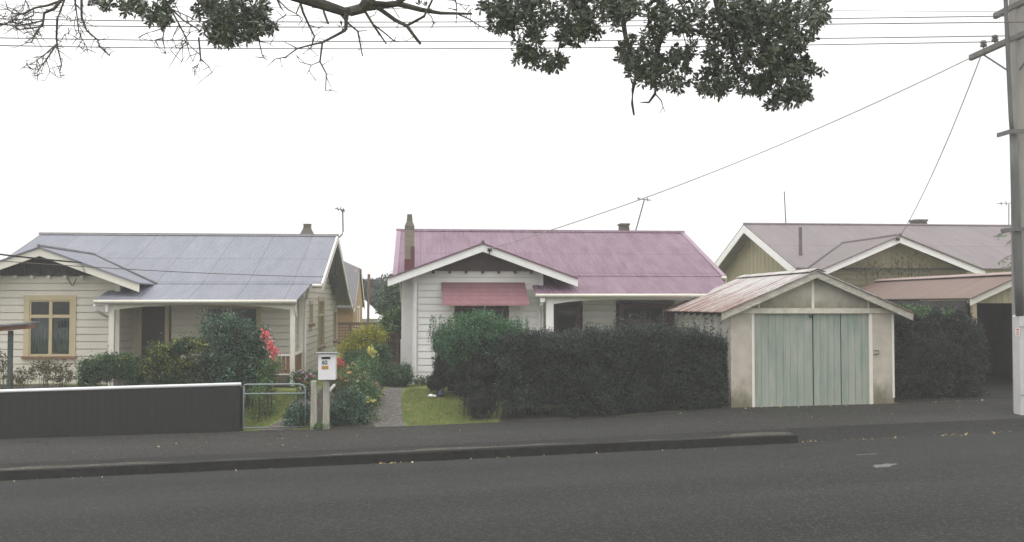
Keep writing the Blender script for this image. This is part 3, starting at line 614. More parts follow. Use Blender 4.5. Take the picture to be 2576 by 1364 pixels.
for (xa_, xb_, zt_) in ((8.87, 8.93, 3.38), (7.62, 7.65, 2.9), (10.2, 10.23, 2.9)): m = MB(); m.box(xa_, xb_, GY - .02, GY - .001, 2.66, zt_); m.build('batten', OFFW, G)
m = MB(); m.box(7.0, 10.85, GY - .05, GY + .06, 2.535, 2.655); m.build('lintel', M('lintel_paint', (.55, .52, .44), .7, .2, 6), G)
fl, fr = P(1897, 1021, 22).x, P(2188, 1018, 22).x
dm = P(2047, 900, 22).x
def leaf_door(a, b, gaps):
    m = MB(); x = a; i = 0
    while x < b - .03:
        w = min(random.uniform(.155, .178), b - x)
        if b - x - w < .06: w = b - x
        g = .003 if not any(abs(x + w - q) < .05 for q in gaps) else .022
        m.box(x + .003, x + w - g, GY + .035 + random.uniform(-.002, .002), GY + .065, .40 + random.uniform(0, .02), 2.53); x += w
    return m.build('door', GREEN, G)
leaf_door(7.52, dm - .012, []); leaf_door(dm + .012, 10.22, [P(2118, 900, 22).x])
m = MB(); m.box(7.5, 10.24, GY + .075, GY + .1, .3, 2.53); m.build('dark_backing', DARK, G)
m = MB(); q = P(2205, 888, 21.97); m.tube([q + Vector((-.05, 0, .05)), q + Vector((.04, -.02, .05)), q + Vector((.05, -.02, -.02)), q + Vector((-.06, 0, -.04))], .012, 6); m.build('door_hook', DARKG, G)
m = MB(); q = P(2043, 796, 22); m.box(q.x - .06, q.x + .01, 21.99, 22.03, q.z - .03, q.z + .03); m.build('latch', DARKG, G)
m = MB(); m.box(Gx0, Gx0 + .06, GY + .12, 26.9, .2, 2.62)
SIDEF = M('pale_fibro', (.50, .49, .45), .8, .1, 2); m.build('side_wall', SIDEF, G)
for y in (22.9, 24.1, 25.3, 26.4): m = MB(); m.box(Gx0 - .015, Gx0, y - .025, y + .025, .4, 2.6); m.build('batten', SIDEF, G)
for y in np.arange(22.2, 26.9, .6): m = MB(); m.slab([(6.74, y - .03, 2.545), (7.02, y - .03, 2.665), (7.02, y - .03, 2.57), (6.74, y - .03, 2.46)], (0, .06, 0)); m.build('rafter_end', DARKG, G)
m = MB(); m.box(Gx1 - .06, Gx1, GY + .12, 26.9, .2, 2.6); m.build('side_wall', SIDEF, G); m = MB(); m.box(Gx0 + .06, Gx1 - .06, 26.8, 26.9, .2, 2.6); m.slab([(6.98, 26.8, 2.6), (10.85, 26.8, 2.6), (8.91, 26.8, 3.48)], (0, .05, 0)); m.build('rear_wall', SIDEF, G)
# ------------------------------------------------------------------ carport on the right
CP = thing('carport', (14.9, 23.5, .55), 'open carport with brown iron gable roof and pale bargeboard beside the garage', 'carport')
ca, cb, cx, cze, cza = 13.46, 16.35, 14.9, 2.9, 3.53
m = MB(); roof_slab(m, [(ca, 23.3, cze), (cx, 23.3, cza), (cx, 31.3, cza), (ca, 31.3, cze)], .025); roof_slab(m, [(cx, 23.3, cza), (cb, 23.3, cze), (cb, 31.3, cze), (cx, 31.3, cza)], .025); rf = m.build('roof', RC, CP)
m = MB()
for q in (-1, 1): m.slab([(cx, 23.28, cza + .03), (cx, 31.32, cza + .03), (cx + q * .2, 31.32, cza - .04), (cx + q * .2, 23.28, cza - .04)], (0, 0, .01))
m.build('ridge_cap', M('pinkish_ridge', (.27, .205, .19), .7, .25, 5), rf)
for (A, B) in (((ca, 23.36, cze - .026), (cx, 23.36, cza - .026)), ((cx, 23.36, cza - .026), (cb, 23.36, cze - .026))): barge('bargeboard', CP, A, B, .17, (0, .03, 0), OFFW)
m = MB(); m.slab([(ca + .05, 23.55, 2.77), (cb - .05, 23.55, 2.77), (cb - .05, 23.55, 2.86), (cx, 23.55, cza - .05), (ca + .05, 23.55, 2.86)], (0, .05, 0))
for q in np.arange(ca + .15, cb - .1, .16): m.box(q - .012, q + .012, 23.537, 23.55, 2.78, cza - .12 - abs(q - cx) * .43)
m.build('gable_panel', KHAKIF, CP)
for (x, y) in ((13.68, 23.6), (16.2, 23.6), (13.68, 27.4), (13.68, 31.1), (16.2, 31.1)):
    m = MB(); m.box(x - .055, x + .055, y - .05, y + .05, .4, 2.86); m.build('post', CREAMT, CP)
m = MB(); m.box(16.22, 16.27, 23.7, 31.1, .4, 2.84); m.box(13.7, 16.2, 31.1, 31.15, .4, 2.9); m.box(13.5, 13.55, 23.66, 31.1, .4, 2.84); m.build('shade_walls', M('carport_inner_shade', (.05, .047, .043), .85, .2), CP)  # closing walls in near-black, the carport's inner shade put into their colour
# ------------------------------------------------------------------ front fence, gate, letterbox
FB = M('black_stained_boards', (.015, .015, .0145), .75, .1, 4, (4, 1, .3))
ft = lambda x: lerp([(-18, .70), (-8.88, .93), (-3.89, 1.03)], x)
FN = thing('front_fence', (-3.9, 22, .0), 'long black board fence with white capping rail along the footpath', 'fence')
m = MB(); x = -16.0
while x < -3.92:
    w = min(.15, -3.9 - x); m.slab([(x, 21.985, lerp(BACK, x) - .1), (x + w - .002, 21.985, lerp(BACK, x + w) - .1), (x + w - .001, 21.985, ft(x + w) - .05), (x + .002, 21.985, ft(x) - .05)], (0, .022, 0)); x += .15
m.build('boards', FB, FN)
m = MB(); m.tube([(-16, 22.0, ft(-16) - .01), (-3.88, 22.0, ft(-3.88) - .01)], .036, 8); m.build('cap_rail', M('white_rail', (.80, .80, .82), .4, .04), FN, smooth=True)
m = MB(); m.bar((-16, 22.04, .3), (-3.92, 22.04, .75), .05, .08)
for x in np.arange(-15.9, -3.8, 2.0): m.box(x - .05, x + .05, 22.07, 22.17, lerp(BACK, x) - .2, ft(x) - .08)
m.build('rear_rail', FB, FN)
GT = thing('garden_gate', (-3.2, 22, .05), 'low galvanised tube gate with rounded corners at the path entrance', 'gate')
gx0, gx1 = P(613, 1000, 22).x, P(768, 1000, 22).x; gz1, gz0 = P(690, 967, 22).z, P(690, 1076, 22).z; c_ = .12
gp = [(gx0, 22, gz0), (gx0, 22, gz1 - c_ * .4), (gx0 + c_ * .1, 22, gz1 - c_ * .1), (gx0 + c_ * .4, 22, gz1), (gx1 - c_, 22, gz1), (gx1 - c_ * .3, 22, gz1 - c_ * .3), (gx1, 22, gz1 - c_), (gx1, 22, gz0), (gx0, 22, gz0)]
GSTEEL = M('gate_tube', (.20, .24, .25), .5, .1, 8)
m = MB(); m.tube(gp, .018, 8); m.build('frame', GSTEEL, GT, smooth=True)
m = MB(); m.tube([(gx0, 22, gz1 - .2), (gx1, 22, gz1 - .2)], .016, 8); m.build('rail', GSTEEL, GT)
PW = M('weathered_post', (.38, .365, .31), .85, .28, 5, (3, 3, .6), fine=.3)
def post(a, b, y0, y1, label):
    x0, x1 = P(a, y1, 21.95).x, P(b, y1, 21.95).x; zt, zb = P(a, y0, 21.95).z, P(a, y1, 21.95).z
    m = MB(); m.frustum(x0 - .01, x1 + .01, 21.9, 22.02, zb - .15, x0, x1, 21.9, 22.02, zt); o = m.build('gate_post', PW, None, bevel=.012)
    return tag(o, label, 'post')
post(782, 796.5, 958, 1075, 'weathered grey timber gate post, the one nearer the gate latch')
post(813, 828, 957, 1076, 'weathered timber post standing under the white letterbox')
LB = thing('letterbox', (P(821, 957, 21.95).x, 21.95, P(821, 957, 21.95).z), 'white wooden letterbox with pitched lid and number 62 on its post', 'letterbox')
a, b = P(955, 955, 21.8), None
lx0, lx1 = P(800, 955, 21.82).x, P(844, 955, 21.82).x; lz0, lz1 = P(820, 956, 21.82).z, P(820, 890, 21.82).z
m = MB(); m.slab([(lx0, 21.82, lz0), (lx0, 22.12, lz0), (lx0, 22.12, lz1 - .03), (lx0, 21.82, lz1)], (lx1 - lx0, 0, 0)); LBW = M('letterbox_white', (.74, .73, .74), .45, .05, 6); m.build('box', LBW, LB, bevel=.006)
m = MB(); m.slab([(lx0 - .045, 21.75, lz1 + .015), (lx0 - .045, 22.16, lz1 - .03), (lx0 - .045, 22.16, lz1 - .005), (lx0 - .045, 21.75, lz1 + .04)], (lx1 - lx0 + .09, 0, 0)); m.build('lid', M('lid_grey', (.52, .53, .56), .5, .1), LB)
def pr(x0, x1, y0, y1, Y): A = P(x0, y0, Y); B = P(x1, y1, Y); return A.x, B.x, B.z, A.z
x0, x1, z0, z1 = pr(809, 831, 897.5, 904, 21.82); m = MB(); m.box(x0, x1, 21.814, 21.819, z0, z1); m.build('slot', DARK, LB)
m = MB(); m.box(x0 - .01, x1 + .01, 21.79, 21.819, z1, z1 + .012); m.build('slot_hood', LBW, LB)
x0, x1, z0, z1 = pr(809.5, 824, 906.5, 918, 21.82); m = MB(); m.box(x0, x1, 21.813, 21.819, z0, z1); pl = m.build('number_plate', M('plate_grey', (.50, .52, .54), .5, .05), LB)
def text(body, size, loc, mat, parent, rot=(math.pi / 2, 0, 0)):
    cu_ = bpy.data.curves.new('lettering', 'FONT'); cu_.body = body; cu_.size = size; cu_.extrude = .001; cu_.align_x = 'CENTER'; cu_.align_y = 'CENTER'; cu_.offset = .002
    o = bpy.data.objects.new('lettering', cu_); COL.objects.link(o); o.rotation_euler = rot; bpy.context.view_layer.update()
    me = bpy.data.meshes.new_from_object(o.evaluated_get(bpy.context.evaluated_depsgraph_get())); bpy.data.objects.remove(o)
    me.transform(Matrix.Translation(loc) @ Matrix.Rotation(math.pi / 2, 4, 'X')); return new_mesh_obj('lettering', me, mat, parent)
text('62', .115, ((x0 + x1) / 2, 21.811, (z0 + z1) / 2), M('number_black', (.02, .02, .025), .5, .1), pl)
x0, x1, z0, z1 = pr(809.5, 826, 921, 929, 21.82); m = MB(); m.box(x0, x1, 21.813, 21.819, z0, z1); m.build('sticker', M('orange_sticker', (.42, .22, .04), .6, .1), LB)
m = MB(); A, B = P(826, 985, 22.05), P(842, 968, 22.25); m.bar(A, B, .04, .045); tag(m.build('wooden_stake', LBW), 'short white stake leaning behind the letterbox post', 'stake')
# small roofed stand at the far left, behind the fence
ST = thing('garden_stand', (P(25, 960, 23.5).x, 23.5, P(25, 970, 23.5).z - .6), 'green post holding a small flat brown shelter roof behind the fence', 'shelter')
sx = P(26, 900, 23.5).x; m = MB(); m.box(sx - .045, sx + .045, 23.45, 23.54, .45, P(26, 832, 23.5).z); m.build('post', M('green_post', (.06, .085, .08), .6, .1), ST)
e = P(82, 820, 23.5); s0 = P(-60, 834, 23.5); m = MB(); m.slab([(s0.x, 23.2, s0.z - .04), (e.x, 23.2, e.z - .055), (e.x, 23.2, e.z + .035), (s0.x, 23.2, s0.z + .07)], (0, .5, 0)); m.build('fascia', M('rust_fascia', (.20, .10, .06), .7, .15), ST)
m = MB(); m.slab([(s0.x, 23.1, s0.z + .072), (e.x + .03, 23.1, e.z + .037), (e.x + .03, 23.85, e.z + .07), (s0.x, 23.85, s0.z + .1)], (0, 0, .03)); m.build('roof', M('dark_roofing', (.12, .12, .135), .8, .3, 9), ST)
# ------------------------------------------------------------------ between the houses
BR = brickmat('yellow_brick', (.42, .25, .11), (.36, .22, .10), (.30, .24, .17))
BH = thing('brick_house', (-4, 43.5, .8), 'yellow brick house with tiled roof seen in the gap between the bungalows', 'house')
bX = -2.95; m = MB(); m.box(-9, bX, 43.6, 50.4, .7, 2.75); m.slab([(bX - .1, 43.6, 2.75), (bX - .1, 50.4, 2.75), (bX - .1, 48.0, 4.3), (bX - .1, 46.0, 4.3)], (.1, 0, 0)); m.build('wall', BR, BH)
TILE = M('dark_tile', (.13, .125, .13), .8, .2, 12, (1, 1, 6))
m = MB(); roof_slab(m, [(-9, 43.0, 2.65), (bX + .1, 43.0, 2.65), (bX + .1, 46.2, 4.4), (-9, 46.2, 4.4)], .08); roof_slab(m, [(-9, 46.2, 4.4), (bX + .1, 46.2, 4.4), (bX - .9, 47, 4.85), (-9, 47, 4.85)], .08)
roof_slab(m, [(bX + .1, 46.2, 4.4), (bX + .1, 47.8, 4.4), (bX - .9, 47, 4.85)], .08); roof_slab(m, [(-9, 47, 4.85), (bX - .9, 47, 4.85), (bX + .1, 47.8, 4.4), (bX + .1, 51, 2.65), (-9, 51, 2.65)], .08); m.build('roof', TILE, BH)
barge('bargeboard', BH, (bX + .1, 43.0, 2.58), (bX + .1, 46.2, 4.33), .16, (-.035, 0, 0), WHITE); barge('bargeboard', BH, (bX + .1, 47.8, 4.33), (bX + .1, 51, 2.58), .16, (-.035, 0, 0), WHITE)
window(BH, right(bX), 46.2, 47.6, 1.2, 2.6, WHITE, .05, [], None, CONC, False)
SH = thing('white_shed', (-2.3, 56, .8), 'white iron roofed shed standing behind the brick house', 'shed')
wA, wB, wC, wD = P(908, 752, 56), P(950, 782, 56), P(950, 806, 56), P(908, 806, 56)
m = MB(); m.slab([(-6, 56, .7), (wB.x, 56, .7), (wB.x, 56, 2.0), (-6, 56, 2.0)], (0, 4, 0)); m.build('wall', M('shed_wall', (.6, .62, .64), .6, .05), SH)
m = MB(); roof_slab(m, [(-6, 55.7, 1.95), (wB.x + .2, 55.7, 1.95), (wA.x, 57.6, 3.1), (-6, 57.6, 3.1)]); roof_slab(m, [(wB.x + .2, 55.7, 1.95), (wB.x + .2, 60, 1.95), (wA.x, 57.6, 3.1)]); m.build('roof', M('white_iron', (.75, .77, .8), .5, .05), SH)
q0, q1 = P(925, 815, 42), P(928, 690, 42); m = MB(); m.tube([(q0.x, 42, .6), q1], .055, 8); tag(m.build('timber_pole', TIMB), 'thin brown timber pole rising behind the trellis', 'pole')
TR = thing('trellis_fence', (-2.3, 39, .7), 'brown lattice trellis fence between the two bungalows', 'fence')
m = MB(); tz = P(900, 813, 39).z; xa, xb = P(840, 813, 39).x, P(965, 813, 39).x
m.box(xa, xb, 38.97, 39.03, tz - .05, tz + .03); m.box(xa, xb, 38.97, 39.03, 1.2, 1.28)
for x in np.arange(xa, xb + .01, (xb - xa) / 3): m.box(x - .04, x + .04, 38.95, 39.05, .5, tz + .03)
m.build('frame', TIMB, TR)
m = MB()
for x in np.arange(xa, xb, .11): m.box(x - .014, x + .014, 38.985, 38.995, 1.2, tz)
for z in np.arange(1.28, tz, .11): m.box(xa, xb, 38.996, 39.006, z - .014, z + .014)
m.build('lattice', TIMB, TR)
DF = thing('board_fence', (-.9, 34.2, .6), 'dark timber boundary fence by the pink house corner', 'fence')
xa, xb = P(956, 840, 34).x, P(1030, 840, 34).x; dz = P(990, 840, 34).z; DT = M('dark_timber', (.055, .045, .04), .9, .25)
m = MB()
for x in np.arange(xa, xb, .125): m.box(x + .003, x + .122, 34, 34.02, .4, dz)
m.build('boards', DT, DF); m = MB(); m.box(xa, xb, 33.93, 34, dz - .04, dz + .03); m.box(xa, xb, 33.95, 34, dz - .28, dz - .2)
for x in np.arange(xa + .12, xb, .42): m.box(x, x + .09, 33.9, 34, .4, dz)
m.build('frame', M('brown_rail', (.11, .075, .055), .9, .2), DF)
# ------------------------------------------------------------------ power pole and wires
POLEC = M('pole_concrete', (.27, .26, .235), .9, .15, 2, (3, 3, .5), fine=.2)
UP = thing('utility_pole', (12.75, 20, .3), 'tall grey concrete power pole with white painted base cover and crossarms', 'utility pole')
zb_ = P(2560, 1057, 20).z
m = MB(); m.frustum(12.56, 12.98, 19.9, 20.25, zb_ - .5, 12.60, 12.92, 19.92, 20.2, 10.6); m.build('shaft', POLEC, UP, bevel=.03)
m = MB(); a, b = P(2545, 1054, 19.72), P(2545, 793, 19.72); xL = P(2546, 900, 20.02).x; m.box(xL, xL + .5, 19.72, 20.02, zb_ - .06, b.z); bc = m.build('base_cover', M('white_base', (.54, .53, .535), .6, .08, 4, fine=.12), UP, bevel=.03)
m = MB()
for y in (822, 994): z = P(2560, y, 19.72).z; m.box(xL - .006, xL + .506, 19.71, 19.722, z - .012, z + .012)
m.build('strap', STEEL, bc)
RED = M('red_print', (.45, .06, .05), .5, .1); SW = M('sticker_white', (.68, .66, .63), .5, .05)
A, B = P(2556, 846, 19.7), P(2567, 825, 19.7); m = MB(); m.box(A.x, B.x, 19.712, 19.719, A.z, B.z); m.build('sticker', SW, bc)
m = MB(); w = B.x - A.x; h = B.z - A.z
for (u0, u1, v0, v1) in ((.15, .75, .72, .9), (.2, .7, .42, .46), (.2, .7, .56, .6), (.2, .27, .42, .6), (.63, .7, .42, .6), (.42, .48, .42, .6), (.1, .42, .12, .16), (.1, .42, .26, .3), (.1, .16, .12, .3), (.36, .42, .12, .3), (.52, .84, .12, .16), (.52, .84, .26, .3), (.52, .58, .12, .3), (.78, .84, .12, .3)):
    m.box(A.x + u0 * w, A.x + u1 * w, 19.709, 19.7118, A.z + v0 * h, A.z + v1 * h)
m.build('red_marks', RED, bc)
XARMB = M('dull_band', (.12, .12, .115), .6, .2)
CDM = M('dark_conduit', (.10, .105, .10), .6, .25, 3, (3, 3, .6))
m = MB(); m.tube([P(2530, -60, 19.8), P(2530, 0, 19.8), P(2536, 150, 19.8), P(2543, 300, 19.8), P(2546, 335, 19.8)], .045, 10); m.tube([P(2549, 330, 19.8), P(2553, 450, 19.8), P(2558, 600, 19.8), P(2562, 700, 19.8), P(2566, 795, 19.8)], [.075, .085, .095, .09, .085], 12); m.build('conduit', CDM, UP, smooth=True)
for (x0, x1, y) in ((2542, 2600, 331), (2552, 2600, 577)):
    m = MB(); A, B = P(x0, y + 5, 19.7), P(x1, y - 5, 19.7); m.box(A.x, B.x, 19.68, 19.71, A.z, B.z); m.box(A.x, A.x + .03, 19.71, 20.2, A.z, B.z); m.build('steel_band', XARMB, UP)
arm0, arm1 = P(2443, 146, 21.75), P(2600, 80, 19.2)
XARM = M('crossarm_timber', (.16, .155, .14), .9, .25, 4, fine=.3)
def arm(A, B, nm='cross_arm'):
    m = MB(); m.bar(A, B, .1, .14); return m.build(nm, XARM, UP, bevel=.02)
arm(Vector((12.62, 21.75, arm0.z)), Vector((12.62, 18.4, arm0.z)))
zu = P(2520, 33, 20.5).z; arm(Vector((12.62, 20.75, zu)), Vector((12.62, 18.6, zu)))
m = MB(); m.bar((12.66, 21.25, arm0.z - .06), (12.66, 20.15, arm0.z - .75), .03, .03); m.bar((12.66, 18.9, arm0.z - .06), (12.66, 20.0, arm0.z - .75), .03, .03); m.build('arm_brace', XARM, UP)
INS = M('insulator_brown', (.10, .085, .075), .35, .2)
def wire(pts, r, label, n=14, sag=0, mat=None):
    A, B = Vector(pts[0]), Vector(pts[-1]); c = []
    for i in range(n + 1):
        t = i / n; p = A.lerp(B, t); p.z -= sag * 4 * t * (1 - t); c.append(p)
    m = MB(); m.tube(c, r, 5); return tag(m.build('power_line', mat or WIRE), label, 'wire')
WIRE = M('wire_grey', (.10, .08, .075), .6, .1)
for (ya, ym, yp, Yp, z_, lb) in ((14, 22, 32, 20.7, 1, 'thinnest and topmost overhead wire crossing the sky to the pole'), (48, 55, 41, 20.2, 0, 'second overhead wire from the top ending at the upper crossarm'), (64, 67, 57, 19.3, 1, 'third overhead wire from the top, middle one of the five'), (96, 104, 91, 20.75, 1, 'overhead wire second from the bottom above the houses'), (115, 122, 105, 21.2, 1, 'lowest of the five overhead street wires above the houses')):
    pts = [(-300, ya - 6 + (ya - ym) * .2), (0, ya), (1200, ym), (2000, (ym * .55 + yp * .45)), (2500, yp), (2700, yp - 3)]
    xs = np.linspace(-300, 2700, 31); cf = np.polyfit([p[0] for p in pts], [p[1] for p in pts], 3); m = MB()
    wp = [P(x, float(np.polyval(cf, x)), Yp) for x in xs]; wp = [Vector((-48, Yp, wp[0].z + 1.2)), Vector((-28, Yp, wp[0].z + .3))] + wp + [Vector((30, Yp, wp[-1].z - .3)), Vector((46, Yp, wp[-1].z + .3))]; m.tube(wp, (.0115 if ya > 20 else .006), 5); tag(m.build('power_line', WIRE), lb, 'wire')
    if Yp > 20.6 and ya > 20:
        q = P(2400, 100, Yp); pz = P(2500, float(np.polyval(cf, 2500)), Yp).z
        m = MB(); zz = arm0.z + .07; hh = max(.12, pz - zz); m.tube([(12.62, Yp, zz - .02), (12.62, Yp, zz + hh * .25), (12.62, Yp, zz + hh * .3), (12.62, Yp, zz + hh * .6), (12.62, Yp, zz + hh * .62), (12.62, Yp, zz + hh * .75), (12.62, Yp, zz + hh * .8), (12.62, Yp, zz + hh + .02)], [.015, .015, .07, .075, .045, .045, .075, .05], 10); m.build('insulator', INS, UP)
LW = M('service_wire', (.30, .28, .28), .6, .1)
wire([(12.62, 21.72, arm0.z), P(1232, 626, 26.62)], .0125, 'service wire running down from the crossarm to the pink roofed house', 18, .3, LW)
wire([(12.62, 21.3, arm0.z - .05), P(2260, 602, 31.2)], .0125, 'short service wire dropping steeply from the pole to the khaki gable', 18, .28, LW)
wire([P(-300, 560, 20) + (P(-300, 560, 20) - P(205, 661, 25.42)) * 1.6, P(205, 661, 25.42)], .02, 'thick black service cable entering the left gable bargeboard', 24, .3, DARK)
wire([P(-300, 612, 20) + (P(-300, 612, 20) - P(815, 697, 26.8)) * .5, P(815, 697, 26.8)], .009, 'thin twisted telephone wire crossing the grey roof', 24, .18, WIRE)
# ------------------------------------------------------------------ foliage
def leaf_mesh(name, C, size, mat, parent=None, aspect=.5, up=.5, N=None, spread=.35, wide=None):
    """one leaf-shaped quad pair per centre C (n,3); N = preferred normals"""
    n = len(C); C = np.asarray(C, float)
    d = RNG.normal(size=(n, 3)); d[:, 2] += .25
    if N is not None: d += N * 1.2
    d /= np.linalg.norm(d, axis=1)[:, None]
    nn = RNG.normal(size=(n, 3)); nn[:, 2] += up * 2
    nn -= (nn * d).sum(1)[:, None] * d; nn /= np.linalg.norm(nn, axis=1)[:, None] + 1e-9
    s = np.cross(d, nn); L_ = size * RNG.uniform(1 - spread, 1 + spread, n)[:, None]; w = L_ * aspect * .5
    V = np.stack([C - d * L_ * .5, C - d * L_ * .05 + s * w + nn * L_ * .06, C + d * L_ * .5, C - d * L_ * .05 - s * w + nn * L_ * .06], 1).reshape(-1, 3)
    return quads(name, V, mat, parent)
def quads(name, V, mat, parent=None):
    n = len(V) // 4; me = bpy.data.meshes.new(name); me.vertices.add(4 * n); me.vertices.foreach_set('co', V.astype(np.float32).ravel())
    me.loops.add(4 * n); me.loops.foreach_set('vertex_index', np.arange(4 * n, dtype=np.int32)); me.polygons.add(n)
    me.polygons.foreach_set('loop_start', np.arange(0, 4 * n, 4, dtype=np.int32)); me.update(calc_edges=True)
    return new_mesh_obj(name, me, mat, parent)
def blob_points(blobs, n, clumps, sig, shell=.35):
    """clumped points through ellipsoids (x, y, z, rx, ry, rz), thicker near the skin"""
    wt = np.array([b[3] * b[5] + b[3] * b[4] + b[4] * b[5] for b in blobs]); wt = wt / wt.sum(); out = []; nor = []
    for b, w in zip(blobs, wt):
        k = max(3, int(clumps * w)); u = RNG.normal(size=(k, 3)); u /= np.linalg.norm(u, axis=1)[:, None]
        r = RNG.uniform(shell ** 3, 1, k)[:, None] ** (1 / 3) * RNG.uniform(.86, 1.06, (k, 1)); cc = u * r
        i = RNG.integers(0, k, int(n * w)); rad = np.array(b[3:6])
        p = cc[i] * rad + RNG.normal(size=(len(i), 3)) * sig * RNG.uniform(.5, 1.3, (k, 1))[i]
        out.append(p + np.array(b[:3])); nor.append(u[i])
    return np.vstack(out), np.vstack(nor)
def plant(name, label, cat, blobs, n, clumps, leaf, mat, base=None, aspect=.5, sig=.07, stems=8, stem_r=.012, shell=.35, group=None, core=None, up=.5, zmin=None):
    b0 = blobs[0]; base = base or (b0[0], b0[1], zyard(b0[0], b0[1])); r = thing(name, base, label, cat, group)
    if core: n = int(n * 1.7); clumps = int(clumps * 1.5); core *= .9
    p, nr = blob_points(blobs, n, clumps, sig, shell)
    g = np.array([zyard(x, y) if y < 40 else .5 for x, y in p[:, :2]]); keep = p[:, 2] > g + .02; p = p[keep]; nr = nr[keep]
    leaf_mesh('foliage', p, leaf, mat, r, aspect, up, nr)
    if stems:
        m = MB()
        for i in range(stems):
            b = blobs[i % len(blobs)]; t = Vector((b[0] + random.uniform(-.6, .6) * b[3], b[1] + random.uniform(-.6, .6) * b[4], b[2] + random.uniform(0, .6) * b[5]))
            s = Vector((base[0] + random.uniform(-.12, .12) + (t.x - base[0]) * .5, base[1] + random.uniform(-.1, .1), zyard(base[0], base[1]) - .05)); mid = s.lerp(t, .5) + Vector((random.uniform(-.08, .08), random.uniform(-.08, .08), .05))
            m.tube([s, mid, t], [stem_r, stem_r * .75, stem_r * .35], 5)
        m.build('stems', TWIG, r)
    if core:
        for b in blobs: m = MB(); ell(m, b, core); m.build('dark_core', COREM, r)  # solid dark lumps added inside the leaves to block light
    return r
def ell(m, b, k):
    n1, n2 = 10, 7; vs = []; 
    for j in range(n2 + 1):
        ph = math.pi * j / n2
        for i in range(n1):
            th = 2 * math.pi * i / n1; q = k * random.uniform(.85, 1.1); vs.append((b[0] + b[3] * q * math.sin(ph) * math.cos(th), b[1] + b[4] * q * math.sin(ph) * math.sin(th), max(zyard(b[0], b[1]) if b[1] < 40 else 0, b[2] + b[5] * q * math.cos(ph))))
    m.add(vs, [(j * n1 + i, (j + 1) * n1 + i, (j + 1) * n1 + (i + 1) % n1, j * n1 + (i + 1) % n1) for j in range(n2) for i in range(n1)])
def PB(x, y, Y, rx, rz, ry=None):      # ellipsoid from a sight line and its apparent radii
    p = P(x, y, Y); k = Y / F; return (p.x, p.y, p.z, rx * k, ry if ry else rx * k * .8, rz * k)
HEDGE = leafmat('hedge_leaf', [(.2, (.012, .020, .017)), (.55, (.024, .038, .031)), (.9, (.047, .068, .054))], .12)
COREM = M('dark_core_shade', (.012, .014, .011), .95, .3, 6)  # near-black colour puts the inner shade of hedges and shrubs into their cores
GREENL = leafmat('fresh_green_leaf', [(.2, (.022, .065, .035)), (.55, (.055, .155, .075)), (.9, (.15, .30, .14))], .25)
CAM = leafmat('camellia_leaf', [(.2, (.012, .034, .020)), (.55, (.034, .085, .048)), (.8, (.085, .17, .105)), (.97, (.26, .38, .28))], .12, .35)
VARI = leafmat('golden_variegated_leaf', [(.3, (.015, .04, .018)), (.55, (.04, .085, .03)), (.78, (.09, .16, .06)), (.9, (.34, .31, .05)), (1.0, (.55, .48, .10))], .2)
GOLD = leafmat('yellow_green_leaf', [(.2, (.11, .14, .02)), (.55, (.29, .30, .035)), (.9, (.50, .46, .07))], .3)
DKG = leafmat('dark_green_leaf', [(.2, (.015, .042, .018)), (.55, (.04, .10, .042)), (.9, (.11, .20, .08))], .2)
MIDG = leafmat('mid_green_leaf', [(.2, (.025, .07, .02)), (.55, (.08, .175, .055)), (.9, (.22, .34, .13))], .25)
OLIVE = leafmat('rose_leaf', [(.2, (.035, .05, .022)), (.55, (.09, .10, .045)), (.9, (.22, .18, .08))], .25)
TREEL = leafmat('overhead_leaf', [(.2, (.045, .054, .04)), (.6, (.075, .09, .062)), (.95, (.12, .14, .09))], .06)
FAR = leafmat('far_tree_leaf', [(.2, (.02, .035, .03)), (.55, (.035, .055, .045)), (.9, (.06, .085, .065))], .1)
def blossom(C, size, mat, parent, name='blossom'): return leaf_mesh(name, C, size, mat, parent, .8, 0)
PINKF = leafmat('pink_petal', [(.2, (.66, .12, .14)), (.9, (.85, .30, .31))], .3); REDF = leafmat('red_petal', [(.2, (.45, .08, .06)), (.9, (.62, .18, .12))], .3)
YELF = leafmat('yellow_petal', [(.2, (.55, .50, .12)), (.9, (.72, .68, .30))], .3); ORF = leafmat('orange_petal', [(.2, (.62, .28, .10)), (.9, (.75, .45, .24))], .3); ROSEF = leafmat('rose_pink_petal', [(.2, (.60, .25, .22)), (.9, (.75, .45, .40))], .3); WHF = leafmat('white_petal', [(.2, (.6, .6, .6)), (.9, (.75, .75, .75))], .3)
# hedge in front of the pink house: dense dark block, ragged top, thin at its foot
HG = thing('hedge', (4.2, 22.65, zyard(4.2, 22.6)), 'long dark clipped hedge along the footpath between the bush and the garage', 'hedge')
hx0, hx1 = 1.75, 6.93
def htop(x): return lerp([(1.5, 2.0), (2.6, 1.93), (3.6, 1.97), (4.6, 2.07), (5.4, 2.1), (6.1, 1.98), (6.95, 1.84)], x)
def hbot(x): return zyard(x, 22.4) + max(0, lerp([(1.7, .15), (2.0, .24), (2.55, .27), (2.85, .1), (3.2, .12), (3.6, .05), (4.4, .0), (6.95, -.04)], x) + .05 * math.sin(x * 9))
n = 85000; X_ = RNG.uniform(hx0, hx1, n); T_ = RNG.random(n); side = RNG.random(n)
kcl = 1700; cx_ = RNG.uniform(hx0, hx1, kcl); ct_ = RNG.random(kcl); cs_ = RNG.random(kcl)
idx = RNG.integers(0, kcl, n)
tp = np.array([htop(x) for x in cx_]); bt = np.array([hbot(x) for x in cx_])
fz = np.where(cs_ < .55, ct_, 1.0); fy = np.where(cs_ < .55, RNG.uniform(0, .12, kcl), np.where(cs_ < .9, RNG.random(kcl), 1)); fz = np.where(cs_ > .9, ct_, fz)
lean = .09 * np.sin(cx_ * 2.7 + fz * 2) + .05 * np.sin(cx_ * 7 + fz * 6) + RNG.normal(size=kcl) * .03
